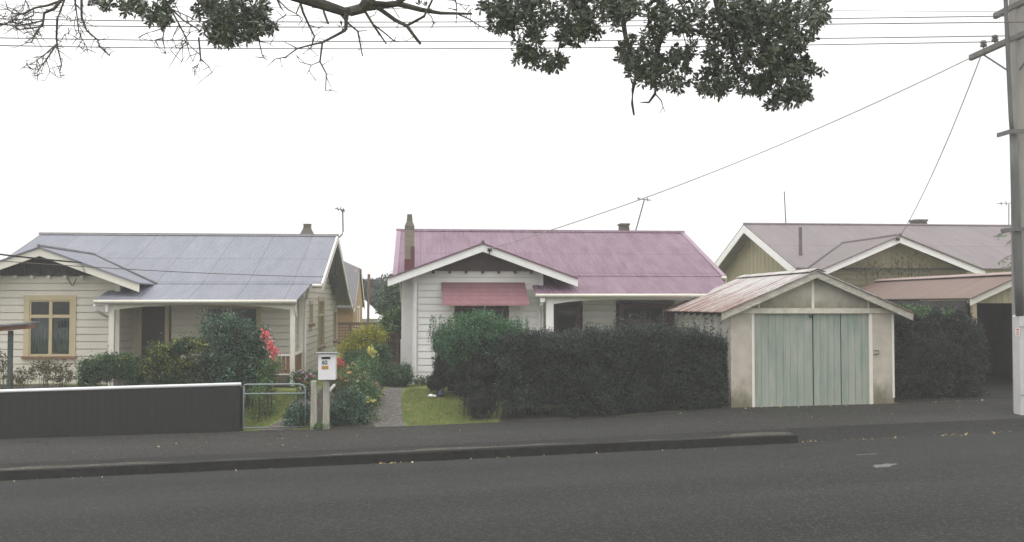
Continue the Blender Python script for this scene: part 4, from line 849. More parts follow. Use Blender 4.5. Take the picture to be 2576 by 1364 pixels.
Cc = np.stack([cx_, 22.12 + lean + fy * 1.15, bt + (tp - bt) * fz + fz * (.05 * np.sin(cx_ * 5.3) + .05 * np.sin(cx_ * 13 + 1) + RNG.normal(size=kcl) * .035)], 1)
p = Cc[idx] + RNG.normal(size=(n, 3)) * np.array([.085, .06, .075]); leaf_mesh('foliage', p[p[:, 2] > .15], .05, HEDGE, HG, .5, .4)
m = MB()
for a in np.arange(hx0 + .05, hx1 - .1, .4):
    b = min(a + .4, hx1 - .06); m.frustum(a, b, 22.3, 23.1, max(hbot(a), hbot(b)) + .12, a, b, 22.28, 23.12, min(htop(a), htop(b)) - .12)  # solid dark core added inside the hedge to block light
for i in range(60):
    x = RNG.uniform(hx0 + .1, hx1 - .1); y = RNG.uniform(22.3, 23); m.tube([(x, y, zyard(x, y) - .05), (x + random.uniform(-.1, .1), y, hbot(x) + .2), (x + random.uniform(-.15, .15), y, hbot(x) + .7)], [.016, .013, .01], 5)
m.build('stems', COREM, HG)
sp = []; m = MB()
for i in range(460):                    # loose shoots above the clipped top
    x = RNG.uniform(hx0 + .3, hx1 - .03); hgt = abs(RNG.normal()) * (.13 if x < 4.4 else .27) + .05; y = RNG.uniform(22.15, 23.1); b = Vector((x, y, htop(x) - .06)); t = b + Vector((random.uniform(-.1, .1), random.uniform(-.05, .05), min(hgt, .6)))
    m.tube([b, t], [.004, .002], 3); k = int(5 + hgt * 45)
    for q in range(k): s = RNG.random(); sp.append(b.lerp(t, s) + Vector(RNG.normal(size=3) * .02))
leaf_mesh('shoots', np.array(sp), .042, HEDGE, HG, .5, .3)
m.build('shoot_stems', TWIG, HG)['kind'] = 'stuff'
# the lighter, looser bush at the hedge's left end
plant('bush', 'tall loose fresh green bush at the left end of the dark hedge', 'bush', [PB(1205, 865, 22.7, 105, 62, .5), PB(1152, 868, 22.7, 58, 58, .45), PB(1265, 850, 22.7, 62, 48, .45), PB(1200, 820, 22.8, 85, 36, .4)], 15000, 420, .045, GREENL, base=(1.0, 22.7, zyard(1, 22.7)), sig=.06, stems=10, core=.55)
m_ = []; 
BS = thing('bush_shoots', (1.1, 22.75, zyard(1.1, 22.75)), 'thin upright leafy shoots standing above the fresh green bush', 'shoots'); m = MB(); sp = []
for i in range(150):
    x = RNG.uniform(1082, 1332); tip = P(x, RNG.uniform(778, 815) + abs(x - 1205) * .12, 22.7 + RNG.uniform(-.3, .3)); b = tip + Vector((RNG.normal() * .06, 0, -.42)); m.tube([b, tip], [.005, .002], 3)
    for q in range(18): s = RNG.random(); sp.append(b.lerp(tip, s) + Vector(RNG.normal(size=3) * .022))
m.build('stems', TWIG, BS); leaf_mesh('foliage', np.array(sp), .045, GREENL, BS, .45, .3)
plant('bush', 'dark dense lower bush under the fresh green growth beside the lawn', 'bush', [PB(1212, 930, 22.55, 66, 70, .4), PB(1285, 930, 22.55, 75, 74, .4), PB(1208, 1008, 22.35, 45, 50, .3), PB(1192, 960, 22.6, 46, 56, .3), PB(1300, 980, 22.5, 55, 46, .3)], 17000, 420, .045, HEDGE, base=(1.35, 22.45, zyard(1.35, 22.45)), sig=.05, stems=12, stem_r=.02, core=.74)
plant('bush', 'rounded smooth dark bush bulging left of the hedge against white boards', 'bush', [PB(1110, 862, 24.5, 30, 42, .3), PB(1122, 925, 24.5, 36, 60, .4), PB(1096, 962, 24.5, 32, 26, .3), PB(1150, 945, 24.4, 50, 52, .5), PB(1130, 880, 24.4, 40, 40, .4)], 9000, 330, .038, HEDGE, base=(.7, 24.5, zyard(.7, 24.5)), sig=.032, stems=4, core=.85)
CY = 24.35
CB_ = thing('cloth_bundle', tuple(P(1088, 990, CY)), 'small white and blue bundle lying on the lawn beside the hedge', 'bundle')
def lump(px, py, w, h, mat, nm):
    m = MB(); q = P(px, py, CY); ell(m, (q.x, CY, zyard(q.x, CY) + h, w, .12, h), 1); m.build(nm, mat, CB_)
lump(1085, 985, .085, .04, WHITE, 'white_cloth'); lump(1094, 985, .05, .03, WHITE, 'white_cloth'); lump(1108, 984, .08, .09, M('blue_cloth', (.06, .09, .16), .8, .2), 'blue_cloth')
# hedge in front of the carport
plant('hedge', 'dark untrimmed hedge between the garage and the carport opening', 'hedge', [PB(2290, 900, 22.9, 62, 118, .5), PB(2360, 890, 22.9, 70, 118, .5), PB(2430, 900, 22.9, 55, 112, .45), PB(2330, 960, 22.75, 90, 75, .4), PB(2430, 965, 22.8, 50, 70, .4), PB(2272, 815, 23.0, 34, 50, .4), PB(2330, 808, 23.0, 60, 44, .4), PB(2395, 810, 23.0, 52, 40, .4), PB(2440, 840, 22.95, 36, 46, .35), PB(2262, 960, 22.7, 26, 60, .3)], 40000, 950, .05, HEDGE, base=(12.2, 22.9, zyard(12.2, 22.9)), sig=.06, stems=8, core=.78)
plant('bush', 'small bright green leaf spray under the garage eave beside the carport', 'bush', [PB(2275, 775, 22.7, 30, 10, .12), PB(2318, 782, 22.65, 30, 10, .12), PB(2385, 785, 22.65, 22, 8, .1)], 700, 40, .05, MIDG, base=(11.5, 22.95, zyard(11.5, 22.95)), sig=.05, stems=3)
plant('climber', 'straggly climbing shrub on the khaki wall above the garage roof', 'climber', [PB(2200, 680, 31.4, 60, 22, .25), PB(2270, 660, 31.5, 40, 30, .2), PB(2330, 672, 31.4, 40, 15, .2)], 700, 60, .07, OLIVE, base=(15.6, 31.5, zyard(15.6, 31.5)), sig=.12, stems=14, stem_r=.02)
# fern fronds beside the pole
FRN = thing('tree_fern', (17.6, 27.5, .7), 'drooping green fern fronds showing just left of the power pole', 'fern'); m = MB(); lv = []
m.tube([(17.6, 27.5, .4), (17.5, 27.5, 3.5), (17.4, 27.4, 4.6)], [.12, .1, .09], 8)
for (x0, y0, x1, y1, x2, y2) in ((2600, 580, 2545, 575, 2500, 596), (2600, 590, 2560, 590, 2535, 610), (2600, 640, 2545, 630, 2512, 662), (2600, 650, 2550, 645, 2530, 675), (2610, 600, 2660, 590, 2700, 640), (2610, 600, 2640, 560, 2690, 560)):
    a, b, c = P(x0, y0, 27.2), P(x1, y1, 26.9), P(x2, y2, 26.7); pts = [a.lerp(b, t).lerp(b.lerp(c, t), t) for t in np.linspace(0, 1, 9)]; m.tube([Vector((17.4, 27.4, 4.6))] + pts, .01, 4)
    for i in range(70): t = RNG.random(); q = a.lerp(b, t).lerp(b.lerp(c, t), t); lv.append(q + Vector((RNG.normal() * .03, RNG.normal() * .06, -RNG.random() * .12)))
m.build('trunk', TWIG, FRN); leaf_mesh('fronds', np.array(lv), .12, MIDG, FRN, .2, .2)
# left garden
plant('shrub', 'big dark glossy camellia in front of the cream verandah', 'shrub', [PB(595, 870, 23.6, 82, 75, .6), PB(560, 830, 23.6, 55, 45, .45), PB(620, 930, 23.5, 78, 60, .6), PB(540, 935, 23.5, 70, 60, .6), PB(640, 900, 23.5, 48, 75, .45)], 21000, 560, .05, CAM, base=(-4.0, 23.6, zyard(-4, 23.6)), sig=.065, stems=9, stem_r=.02, core=.6)
plant('shrub', 'tall loose light green shoots at the top of the dark camellia', 'shrub', [PB(520, 800, 24.2, 22, 22, .2), PB(550, 805, 24.2, 26, 24, .2), PB(585, 825, 24.1, 35, 16, .2)], 800, 60, .05, CAM, base=(-4.3, 24.1, zyard(-4.3, 24.1)), sig=.05, stems=10)
plant('shrub', 'golden variegated shrub layered in flat tiers beside the dark door', 'shrub', [PB(425, 880, 23.2, 58, 14, .5), PB(400, 905, 23.1, 45, 18, .45), PB(450, 925, 23.1, 58, 26, .5), PB(480, 868, 23.3, 50, 16, .45), PB(420, 950, 23.0, 55, 24, .45)], 9000, 230, .055, VARI, base=(-5.2, 23.1, zyard(-5.2, 23.1)), sig=.06, stems=8, core=.55)
plant('shrub', 'dark low shrub with yellow tips against the white corner post', 'shrub', [PB(255, 925, 23.2, 52, 34, .5), PB(300, 920, 23.2, 45, 30, .45), PB(335, 945, 23.1, 38, 24, .4), PB(225, 950, 23.1, 28, 25, .35)], 9500, 260, .045, VARI if False else DKG, base=(-7.0, 23.2, zyard(-7, 23.2)), sig=.05, stems=6, core=.6)
plant('shrub', 'yellowish leafy sprigs on top of the low dark shrub', 'shrub', [PB(330, 905, 23.0, 40, 12, .25), PB(268, 897, 23.0, 22, 8, .2), PB(355, 935, 22.9, 22, 12, .2)], 900, 40, .05, VARI, base=(-6.6, 23.0, zyard(-6.6, 23)), sig=.05, stems=4)
for i, (x, y, rx, rz, n, lb) in enumerate(((55, 945, 32, 22, 700, 'sparse brownish rose bush beside the green stand post'), (115, 932, 32, 34, 1000, 'sparse rose bush under the tan casement window'), (160, 940, 28, 30, 800, 'thin stemmed rose bush right of the window centre'), (5, 915, 16, 40, 450, 'straggly rose bush at the far left picture edge'))):
    plant('rose_bush', lb, 'rose bush', [PB(x, y, 23.6, rx, rz, .3)], n, 40, .05, OLIVE, sig=.05, stems=9, stem_r=.009, shell=.1, group='roses under the window')
# pink lilies beside the camellia
def flower(name, label, cat, spikes, mat, Y, leafm=MIDG, petal=.06, nl=160, group=None, n=22):
    q = P(spikes[0][0], spikes[0][1], Y); r = thing(name, (q.x, Y, zyard(q.x, Y)), label, cat, group); m = MB(); C = []; lv = []
    for (x, y, rx, ry) in spikes:
        t = P(x, y - ry, Y); g = Vector((t.x + random.uniform(-.08, .08), Y + random.uniform(-.05, .05), zyard(t.x, Y) - .03)); m.tube([g, g.lerp(t, .6) + Vector((random.uniform(-.03, .03), 0, 0)), t], [.009, .007, .004], 4)
        k = Y / F
        for _ in range(n): C.append((t.x + RNG.normal() * rx * k * .5, Y + RNG.normal() * rx * k * .5, t.z - ry * k + RNG.normal() * ry * k * .5))
        for _ in range(nl): s = RNG.random() ** 1.4 * .85; q = g.lerp(t, s); lv.append((q.x + RNG.normal() * .07, q.y + RNG.normal() * .07, q.z))
    m.build('stems', TWIG, r); blossom(np.array(C), petal, mat, r)
    if lv: leaf_mesh('foliage', np.array(lv), .09, leafm, r, .28, .3)
    return r
flower('lily', 'taller pink lily spike beside the dark camellia', 'lily', [(667, 842, 9, 15)], PINKF, 23.3, n=60, petal=.075)
flower('lily', 'larger drooping pink lily cluster in front of the verandah rail', 'lily', [(680, 872, 9, 14), (687, 893, 10, 16)], PINKF, 23.2, n=60, petal=.075)
plant('shrub', 'pale leafed undergrowth below the pink lilies', 'shrub', [PB(685, 920, 23.2, 24, 30, .3), PB(665, 945, 23.1, 26, 30, .3), PB(645, 990, 22.7, 20, 22, .2), PB(632, 1045, 22.4, 14, 18, .15)], 1500, 100, .05, MIDG, base=(-3.5, 22.9, zyard(-3.5, 22.9)), sig=.06, stems=8)
plant('shrub', 'dark round shrub behind the right side of the tube gate', 'shrub', [PB(755, 1045, 22.4, 36, 32, .3), PB(735, 1058, 22.35, 22, 20, .2)], 4200, 130, .04, CAM, base=(-2.6, 22.4, zyard(-2.6, 22.4)), sig=.045, stems=5, core=.6)
plant('shrub', 'purple flowering groundcover below the verandah corner post', 'shrub', [PB(770, 945, 24.4, 32, 13, .3), PB(745, 955, 24.3, 18, 14, .25)], 1600, 80, .04, DKG, base=(-2.9, 24.4, zyard(-2.9, 24.4)), sig=.05, stems=5)
flower('flower_plant', 'low red and lilac flowers left of the letterbox post', 'flowers', [(752, 952, 5, 3), (765, 962, 5, 3), (775, 945, 4, 3), (787, 948, 5, 3)], REDF, 24.0, nl=30, n=5, petal=.05)
plant('shrub', 'large dark green shrub at the foot of the letterbox post', 'shrub', [PB(868, 1035, 22.5, 44, 38, .35), PB(845, 1050, 22.4, 22, 26, .25), PB(885, 1005, 22.7, 36, 28, .35), PB(905, 1050, 22.4, 22, 24, .25)], 9500, 300, .042, CAM, base=(-1.55, 22.5, zyard(-1.55, 22.5)), sig=.05, stems=6, core=.6)
plant('shrub', 'mixed pale green perennial growth behind the letterbox', 'shrub', [PB(870, 965, 23.3, 42, 28, .4), PB(905, 945, 23.6, 34, 40, .4), PB(930, 925, 24.2, 28, 45, .4), PB(930, 985, 23.4, 25, 28, .3)], 5200, 260, .055, MIDG, base=(-1.6, 23.4, zyard(-1.6, 23.4)), sig=.07, stems=12, aspect=.35)
plant('shrub', 'brownish herb clump just right of the letterbox post', 'shrub', [PB(865, 985, 22.9, 38, 20, .3), PB(850, 955, 23.0, 26, 18, .25)], 1900, 90, .045, OLIVE, base=(-1.8, 22.95, zyard(-1.8, 22.95)), sig=.05, stems=8)
plant('shrub', 'feathery yellow green bush in front of the lattice trellis', 'shrub', [PB(915, 862, 27.5, 46, 34, .6), PB(885, 885, 27.2, 32, 26, .45), PB(940, 850, 27.6, 30, 30, .45)], 8000, 320, .05, GOLD, base=(-1.6, 27.5, zyard(-1.6, 27.5)), sig=.08, stems=10, core=.45)
plant('shrub', 'dark green undergrowth beneath the yellow green bush', 'shrub', [PB(900, 905, 26.0, 40, 24, .4), PB(955, 900, 26.8, 28, 32, .4)], 4200, 150, .05, DKG, base=(-1.5, 26.2, zyard(-1.5, 26.2)), sig=.07, stems=5, core=.5)
plant('shrub', 'spreading dark shrub at the white corner of the pink house', 'shrub', [PB(1000, 950, 26.4, 34, 28, .5), PB(1022, 940, 26.6, 16, 24, .3), PB(975, 955, 26.6, 22, 22, .4)], 5000, 170, .045, DKG, base=(-.55, 26.4, zyard(-.55, 26.4)), sig=.055, stems=6, core=.6)
plant('shrub', 'low brownish groundcover along the far side of the path', 'shrub', [PB(985, 925, 29.0, 28, 12, .6), PB(950, 945, 28.0, 16, 18, .5)], 1600, 70, .05, OLIVE, base=(-.7, 29, zyard(-.7, 29)), sig=.06, stems=3)
plant('weeds', 'small dark weeds against the white corner boards', 'weeds', [PB(1062, 958, 26.9, 22, 12, .2)], 450, 30, .05, DKG, sig=.05, stems=6)
flower('flower_plant', 'bright red geranium blooms right of the letterbox', 'flowers', [(853, 906, 5, 7), (862, 915, 6, 8), (850, 918, 5, 6)], REDF, 23.4, nl=60, n=34, petal=.055)
flower('flower_plant', 'tall pale yellow flower spike in the garden bed', 'flowers', [(932, 880, 8, 14), (940, 888, 6, 12)], YELF, 24.0, nl=110, n=46, petal=.06)
flower('flower_plant', 'smaller yellow flower spike below the tall yellow one', 'flowers', [(897, 930, 5, 16)], YELF, 23.7, nl=100, n=26, petal=.05)
flower('flower_plant', 'peach flowers scattered behind the letterbox', 'flowers', [(880, 938, 6, 3), (858, 952, 5, 4), (872, 957, 7, 3), (848, 950, 4, 4), (918, 960, 3, 3)], ORF, 23.0, nl=20, n=8, petal=.05)
flower('flower_plant', 'pale rose flowers leaning over the path edge', 'flowers', [(943, 963, 8, 5), (948, 971, 6, 4), (935, 960, 5, 4)], ROSEF, 23.7, nl=40, n=14, petal=.055)
flower('flower_plant', 'yellow marigold clump low beside the garden path', 'flowers', [(926, 1001, 6, 4), (932, 1006, 5, 4)], YELF, 22.9, nl=20, n=16, petal=.05)
flower('flower_plant', 'tiny white blooms low in the bed near the path', 'flowers', [(900, 958, 4, 3), (912, 1010, 4, 4), (872, 990, 3, 3), (884, 1000, 3, 4), (870, 1012, 3, 3)], WHF, 23.0, nl=20, n=7, petal=.035)
flower('flower_plant', 'lone red flower beside the dark boundary fence', 'flowers', [(949, 913, 3, 3)], REDF, 25.5, nl=30, n=10, petal=.05)
plant('weeds', 'tuft of grass at the foot of the two gate posts', 'weeds', [PB(803, 1074, 21.92, 28, 7, .07)], 900, 40, .07, MIDG, base=(-2.1, 21.92, zfoot(-2.1, 21.92)), aspect=.18, sig=.04, stems=0, up=0)
for (lb, pts, mat, Y, n_, lf) in (
    ('pink and peach daisies in the middle of the flower bed', [(905, 948, 5, 4), (918, 938, 5, 4), (893, 955, 5, 4), (925, 950, 4, 4)], ROSEF, 23.5, 12, MIDG),
    ('orange flower heads on tall stems behind the letterbox lid', [(876, 925, 5, 4), (886, 915, 5, 4), (869, 932, 4, 3)], ORF, 23.8, 12, MIDG),
    ('pale yellow snapdragon stems near the path bend', [(938, 905, 5, 10), (946, 920, 4, 9), (925, 912, 4, 9)], YELF, 24.3, 16, GREENL),
    ('yellow leaf spray lying over the edge of the concrete path', [(940, 1008, 6, 2), (925, 1012, 6, 2)], YELF, 22.7, 12, MIDG),
    ('lilac flowers along the foot of the cream side wall', [(760, 938, 6, 3), (778, 941, 6, 3), (790, 946, 5, 3), (770, 950, 5, 3)], leafmat('lilac_petal', [(.2, (.38, .22, .36)), (.9, (.6, .45, .58))], .3), 24.2, 12, DKG)):
    flower('flower_plant', lb, 'flowers', pts, mat, Y, lf, petal=.055, nl=70, n=n_)
plant('shrub', 'tall feathery pale green stems beside the concrete path', 'shrub', [PB(935, 945, 23.9, 22, 40, .25), PB(915, 975, 23.4, 24, 26, .25), PB(900, 925, 24.0, 20, 24, .25)], 2600, 200, .075, GREENL, base=(-1.3, 23.8, zyard(-1.3, 23.8)), sig=.06, stems=14, aspect=.2, up=.1)
# trees beyond
def tree(name, label, blobs, n, cl, leaf, mat, base, r=.14):
    o = thing(name, base, label, 'tree'); p, nr = blob_points(blobs, n, cl, blobs[0][3] * .16, .3); leaf_mesh('crown', p, leaf, mat, o, .6, .5, nr)
    m = MB(); b = blobs[0]; m.tube([(base[0], base[1], base[2] - .3), (base[0], base[1], (base[2] + b[2]) / 2), (b[0], b[1], b[2] + b[5] * .5)], [r, r * .8, r * .3], 8)
    for q in blobs[1:]: m.tube([(base[0], base[1], (base[2] + b[2]) / 2), q[:3]], [r * .5, r * .2], 5)
    m.build('trunk', BARK, o); return o
def T3(x, y, Y, rx, rz): return PB(x, y, Y, rx, rz)
tree('tree', 'dark spreading conifer in the gap left of the pink house', [T3(995, 765, 44, 40, 40), T3(972, 780, 44, 20, 14), T3(1022, 750, 44, 38, 50), T3(985, 732, 44, 18, 18), T3(965, 770, 44, 16, 6)], 11000, 320, .13, DKG, (-1.3, 44, .7))
tree('tree', 'leafy mid green garden tree below the dark conifer', [T3(994, 808, 37, 30, 28), T3(972, 818, 37, 14, 13), T3(1018, 800, 37, 28, 36), T3(980, 832, 36.5, 26, 12)], 7500, 220, .10, MIDG, (-.9, 37, .7))
for i, (x, y, rx, rz, lb) in enumerate(((905, 745, 28, 42, 'leftmost hazy dark tree on the skyline behind the shed'), (945, 735, 26, 34, 'round hazy tree on the skyline above the shed roof'), (985, 722, 30, 34, 'tall hazy tree on the skyline behind the conifer'), (1025, 728, 32, 38, 'hazy skyline tree half hidden by the pink house chimney'), (868, 750, 28, 30, 'hazy skyline tree peeping over the brick house roof'))):
    Y = 66 + 2 * (i % 2); b = T3(x, y, Y, rx, rz); tree('tree', lb, [b, (b[0] - b[3] * .5, Y, b[2] - b[5] * .5, b[3] * .9, b[4], b[5] * .8), (b[0] + b[3] * .4, Y, b[2] + b[5] * .35, b[3] * .5, b[4], b[5] * .6)], 3600, 150, .22, FAR, (b[0], Y, .5), .25)
# ------------------------------------------------------------------ overhanging street tree (its trunk stands on this side of the road)
OT = thing('street_tree', (6.2, -1.2, 1.2), 'overhanging street tree with bare twigs and dark leafy clumps against the sky', 'tree')
TD = 9.0
m = MB()
hub = Vector((5.0, 2.2, 7.2)); spine = [P(1750, -260, 7.5), P(1250, -230, 8.3), P(900, -160, 8.8), P(500, -200, 9.0), P(120, -190, 9.2)]
m.tube([(6.3, -1.2, .9), (6.15, -1.1, 2.2), (6.0, -.6, 4.2), (5.6, .6, 6.0), tuple(hub)], [.42, .34, .30, .25, .22], 14)
m.build('trunk', BARK, OT, smooth=True)
m = MB(); m.tube([hub] + spine, [.2, .17, .14, .11, .08, .05], 10)
near = lambda q: min(spine + [hub], key=lambda s: (s - q).length)
def limb(pts, r0, r1, Y=None, link=True, wob=.04):
    Y = Y or TD + RNG.uniform(-.5, .5); q = [P(x, y, Y + wob * RNG.normal()) for (x, y) in pts]
    if link and pts[0][1] <= 12:
        s = near(q[0]); a = q[0] + (q[0] - q[1]).normalized() * .25 + Vector((0, 0, .15)); q = [s, s.lerp(a, .6) + Vector((0, 0, .1)), a] + q; rs = [r0 * 1.5, r0 * 1.3, r0 * 1.1]
    else: rs = []
    k = len(pts); rs += [r0 + (r1 - r0) * i / (k - 1) for i in range(k)]
    m.tube(q, rs, 7 if r0 > .01 else 5); return q
px = TD / F * .88
LIMBS = [([(739, -12), (808, 10), (868, 30), (919, 19), (1001, 9), (1061, 25), (1108, 33), (1187, 35)], 18, 3), ([(938, -14), (925, 4), (910, 22), (880, 30)], 16, 14), ([(940, 8), (990, 12), (1030, -12)], 8, 7), ([(950, 19), (995, 51), (1023, 65), (1040, 88), (1058, 111)], 6.5, 4), ([(1023, 65), (1067, 41), (1078, 20), (1090, -5)], 4.5, 3),
    ([(871, 32), (870, 76)], 6, 5), ([(870, 76), (840, 92), (811, 107)], 4.5, 3.5), ([(811, 107), (805, 155), (821, 186), (819, 229), (830, 226)], 3, 1), ([(811, 107), (786, 112), (748, 122), (718, 144), (691, 149), (686, 156)], 3, 1), ([(748, 122), (716, 106)], 2, 1), ([(805, 155), (783, 164), (773, 186)], 1.8, 1), ([(783, 164), (754, 156), (743, 134)], 1.6, .8), ([(821, 186), (838, 187)], 1.2, .8),
    ([(830, 22), (856, 35), (875, 58), (900, 79), (906, 110), (912, 141)], 4, 2), ([(900, 79), (924, 77)], 2, 1), ([(919, 30), (941, 66), (958, 90), (972, 111)], 4, 2), ([(941, 63), (970, 85), (991, 103), (1004, 106)], 2.5, 1.5), ([(991, 103), (997, 92)], 1.5, 1), ([(752, -6), (762, 30), (777, 63), (791, 92), (786, 110), (781, 122)], 4, 1.5), ([(777, 63), (800, 70), (812, 66)], 1.5, .8), ([(695, -5), (706, 18), (720, 38), (697, 52), (696, 66)], 3, 1.2), ([(703, 4), (725, 25), (745, 35), (763, 48), (750, 64)], 2, 1), ([(745, 35), (755, 10), (770, -8)], 2, 1.5),
    ([(814, 28), (820, 45), (826, 60)], 3.5, 3), ([(1070, 27), (1085, 42), (1092, 58), (1088, 68)], 1.8, 1), ([(1145, -5), (1149, 18), (1148, 40), (1147, 62)], 2.2, 1), ([(1149, 35), (1180, 48), (1203, 63), (1225, 75), (1240, 82)], 2.5, 1), ([(1149, 8), (1172, 14), (1195, 12)], 1.5, .8), ([(1172, 45), (1180, 28), (1190, 20)], 1.5, .8), ([(1005, 46), (990, 22), (985, 12)], 1.4, .9), ([(925, 46), (942, 38), (950, 25)], 1.6, 1),
    ([(160, -8), (152, 3), (120, 14), (88, 20), (60, 34), (35, 35), (19, 22), (14, 3)], 4.5, 1.2), ([(158, -6), (136, 22), (111, 33), (108, 60), (92, 80), (79, 107), (60, 106)], 5, 1.2), ([(163, -4), (152, 28), (144, 47), (142, 95), (144, 118), (150, 140), (155, 164), (150, 180), (153, 193)], 4, 1), ([(143, 111), (128, 124), (114, 136), (95, 150), (92, 163)], 2.6, 1), ([(139, 117), (120, 145), (115, 152), (98, 174), (93, 183), (95, 204)], 2.6, .8), ([(117, 152), (126, 180), (144, 194)], 1.6, .8), ([(92, 163), (75, 163), (66, 160)], 1.2, .6), ([(98, 174), (84, 174), (71, 168)], 1.2, .6), ([(144, 100), (156, 106)], 2, 1), ([(150, 146), (157, 148)], 1, .7), ([(93, 184), (78, 185)], 1, .6),
    ([(205, -6), (205, 41), (212, 62), (218, 77), (245, 100), (253, 120), (268, 132), (277, 142)], 3.6, 1), ([(262, 124), (284, 124)], 1, .7), ([(188, -4), (190, 10), (194, 41), (198, 79), (206, 98), (218, 118), (222, 136)], 2.6, .8), ([(196, 60), (214, 90)], 1.5, 1), ([(190, 42), (186, 66), (190, 78)], 1.4, .8), ([(198, 79), (190, 94), (200, 100)], 1.2, .7), ([(172, 70), (174, 84), (162, 86)], 1.2, .7),
    ([(108, 52), (84, 58), (60, 62), (30, 56), (-10, 60)], 2.6, 1.2), ([(108, 66), (72, 72), (50, 74), (20, 62), (-10, 60)], 2.6, 1.2), ([(84, 20), (84, 40), (64, 47), (30, 52), (-6, 70)], 2.2, 1.2), ([(106, 33), (80, 30), (62, 40), (45, 30), (20, 18)], 2, 1), ([(104, 60), (94, 86), (80, 90), (60, 70)], 1.8, 1), ([(90, 60), (70, 48), (55, 54), (40, 66), (22, 78)], 1.8, 1), ([(140, 42), (170, 40), (180, 48)], 1.4, .7), ([(75, 30), (70, 12), (60, -6)], 2, 1.5), ([(60, 34), (30, 44), (8, 42)], 1.5, .8), ([(46, 74), (60, 84), (78, 80), (96, 74)], 1.4, .9), ([(70, 47), (74, 66), (84, 76)], 1.6, 1), ([(30, 52), (28, 36), (36, 20)], 1.3, .8),
    ([(425, 15), (450, 60), (470, 100), (455, 122), (440, 145)], 3, 1), ([(430, 22), (462, 52), (500, 75)], 3, 2), ([(500, 95), (505, 148), (498, 164), (482, 172)], 3, 1), ([(505, 148), (526, 168), (533, 184)], 1.8, .8), ([(415, 50), (410, 100), (418, 140)], 2.4, .8), ([(412, 70), (390, 78), (366, 84)], 1.8, .8), ([(470, 105), (475, 130), (486, 158)], 1.8, .8), ([(412, 95), (392, 100), (388, 110)], 1.5, .8), ([(450, 62), (436, 90), (430, 130)], 1.6, .8), ([(640, 70), (652, 105), (660, 140), (672, 152)], 2.6, 1), ([(652, 105), (672, 108), (690, 118)], 1.4, .7), ([(424, 20), (470, 40), (495, 52)], 2, 1), ([(455, 40), (440, 10), (452, -6)], 1.8, 1.2), ([(480, 80), (460, 105), (446, 112)], 1.5, .8), ([(505, 140), (480, 118), (470, 105)], 1.5, 1),
    ([(1560, -8), (1565, 40), (1575, 100), (1592, 150), (1603, 180), (1592, 225), (1590, 260), (1595, 290)], 9, 3), ([(1655, -8), (1680, 40), (1672, 80), (1655, 120), (1645, 200), (1650, 218), (1648, 236), (1632, 258), (1612, 258)], 14, 1.6), ([(1648, 236), (1664, 254), (1668, 270), (1660, 284)], 2, 1), ([(1668, 270), (1673, 282)], 1.2, .8), ([(1800, -8), (1810, 50), (1835, 100), (1850, 160), (1880, 220)], 9, 3), ([(1700, 60), (1760, 80), (1830, 110)], 7, 4), ([(1980, -8), (1985, 60), (1970, 130), (1990, 220), (1945, 262), (1945, 282)], 8, 1.5), ([(1440, -8), (1425, 60), (1400, 140)], 6, 2), ([(1330, -8), (1345, 50), (1350, 120)], 5, 2), ([(580, -8), (590, 40), (600, 90)], 6, 2), ([(1250, -6), (1275, 30), (1262, 66)], 3, 1), ([(1715, 70), (1725, 110), (1735, 150)], 2, 1), ([(1740, 70), (1745, 120)], 2, 1), ([(1610, 70), (1625, 100), (1640, 115)], 2, 1), ([(1800, 215), (1830, 222)], 1.5, 1)]
tips = []
for (pts, r0, r1) in LIMBS:
    q = limb(pts, r0 * px, r1 * px); tips.append((q, r1, pts))
# fine spurs along the bare wood
for (q, r1, pts) in tips:
    if pts[0][0] > 1245: continue
    for i in range(1, len(q) - 1):
        if q[i].z > P(600, 3, 9).z: continue
        for _ in range(3 if pts[0][0] < 520 else 1):
            a = q[i].lerp(q[i + 1], RNG.random()); d = Vector(RNG.normal(size=3)); d.y *= .4; d.z -= .3; d = d.normalized() * RNG.uniform(.03, .13); b = a + d; m.tube([a, b], [.004, .002], 4)
            if RNG.random() < .5: m.tube([b, b + Vector((RNG.normal() * .05, 0, RNG.normal() * .05))], [.0025, .0015], 4)
m.build('branches', BARK, OT)
CL = [(255, 8, 26, 12), (335, 12, 42, 24), (375, 38, 16, 20), (410, 22, 20, 40), (416, 60, 12, 12), (515, 15, 32, 24), (570, 40, 48, 40), (622, 25, 52, 40), (590, 88, 52, 18), (545, 70, 38, 32), (645, 55, 28, 36), (582, 108, 16, 8), (560, 100, 30, 12), (680, 72, 12, 9),
      (1245, 20, 40, 26), (1290, 25, 55, 42), (1340, 35, 55, 46), (1262, 62, 28, 26), (1330, 100, 36, 34), (1375, 150, 50, 24), (1400, 164, 32, 14), (1318, 140, 28, 20), (1440, 40, 48, 60), (1432, 95, 40, 22), (1500, 28, 48, 42), (1480, 78, 36, 20), (1552, 28, 28, 48), (1585, 130, 32, 46), (1620, 172, 46, 42), (1682, 185, 60, 46), (1640, 100, 24, 40), (1720, 130, 40, 22), (1740, 50, 90, 42), (1795, 205, 48, 38), (1812, 225, 22, 16), (1830, 120, 60, 66), (1900, 60, 70, 60), (1950, 80, 58, 76), (1980, 140, 58, 48), (2010, 60, 50, 58), (2058, 25, 28, 34), (2072, 52, 14, 14), (1900, 190, 66, 46), (1960, 210, 66, 42), (2010, 165, 42, 28), (1942, 262, 18, 12), (1992, 244, 44, 20), (2050, 178, 22, 12), (1860, 25, 60, 40), (1590, 15, 30, 22), (1660, 40, 34, 48), (2020, 235, 20, 26)]
Cs = []; Ds = []
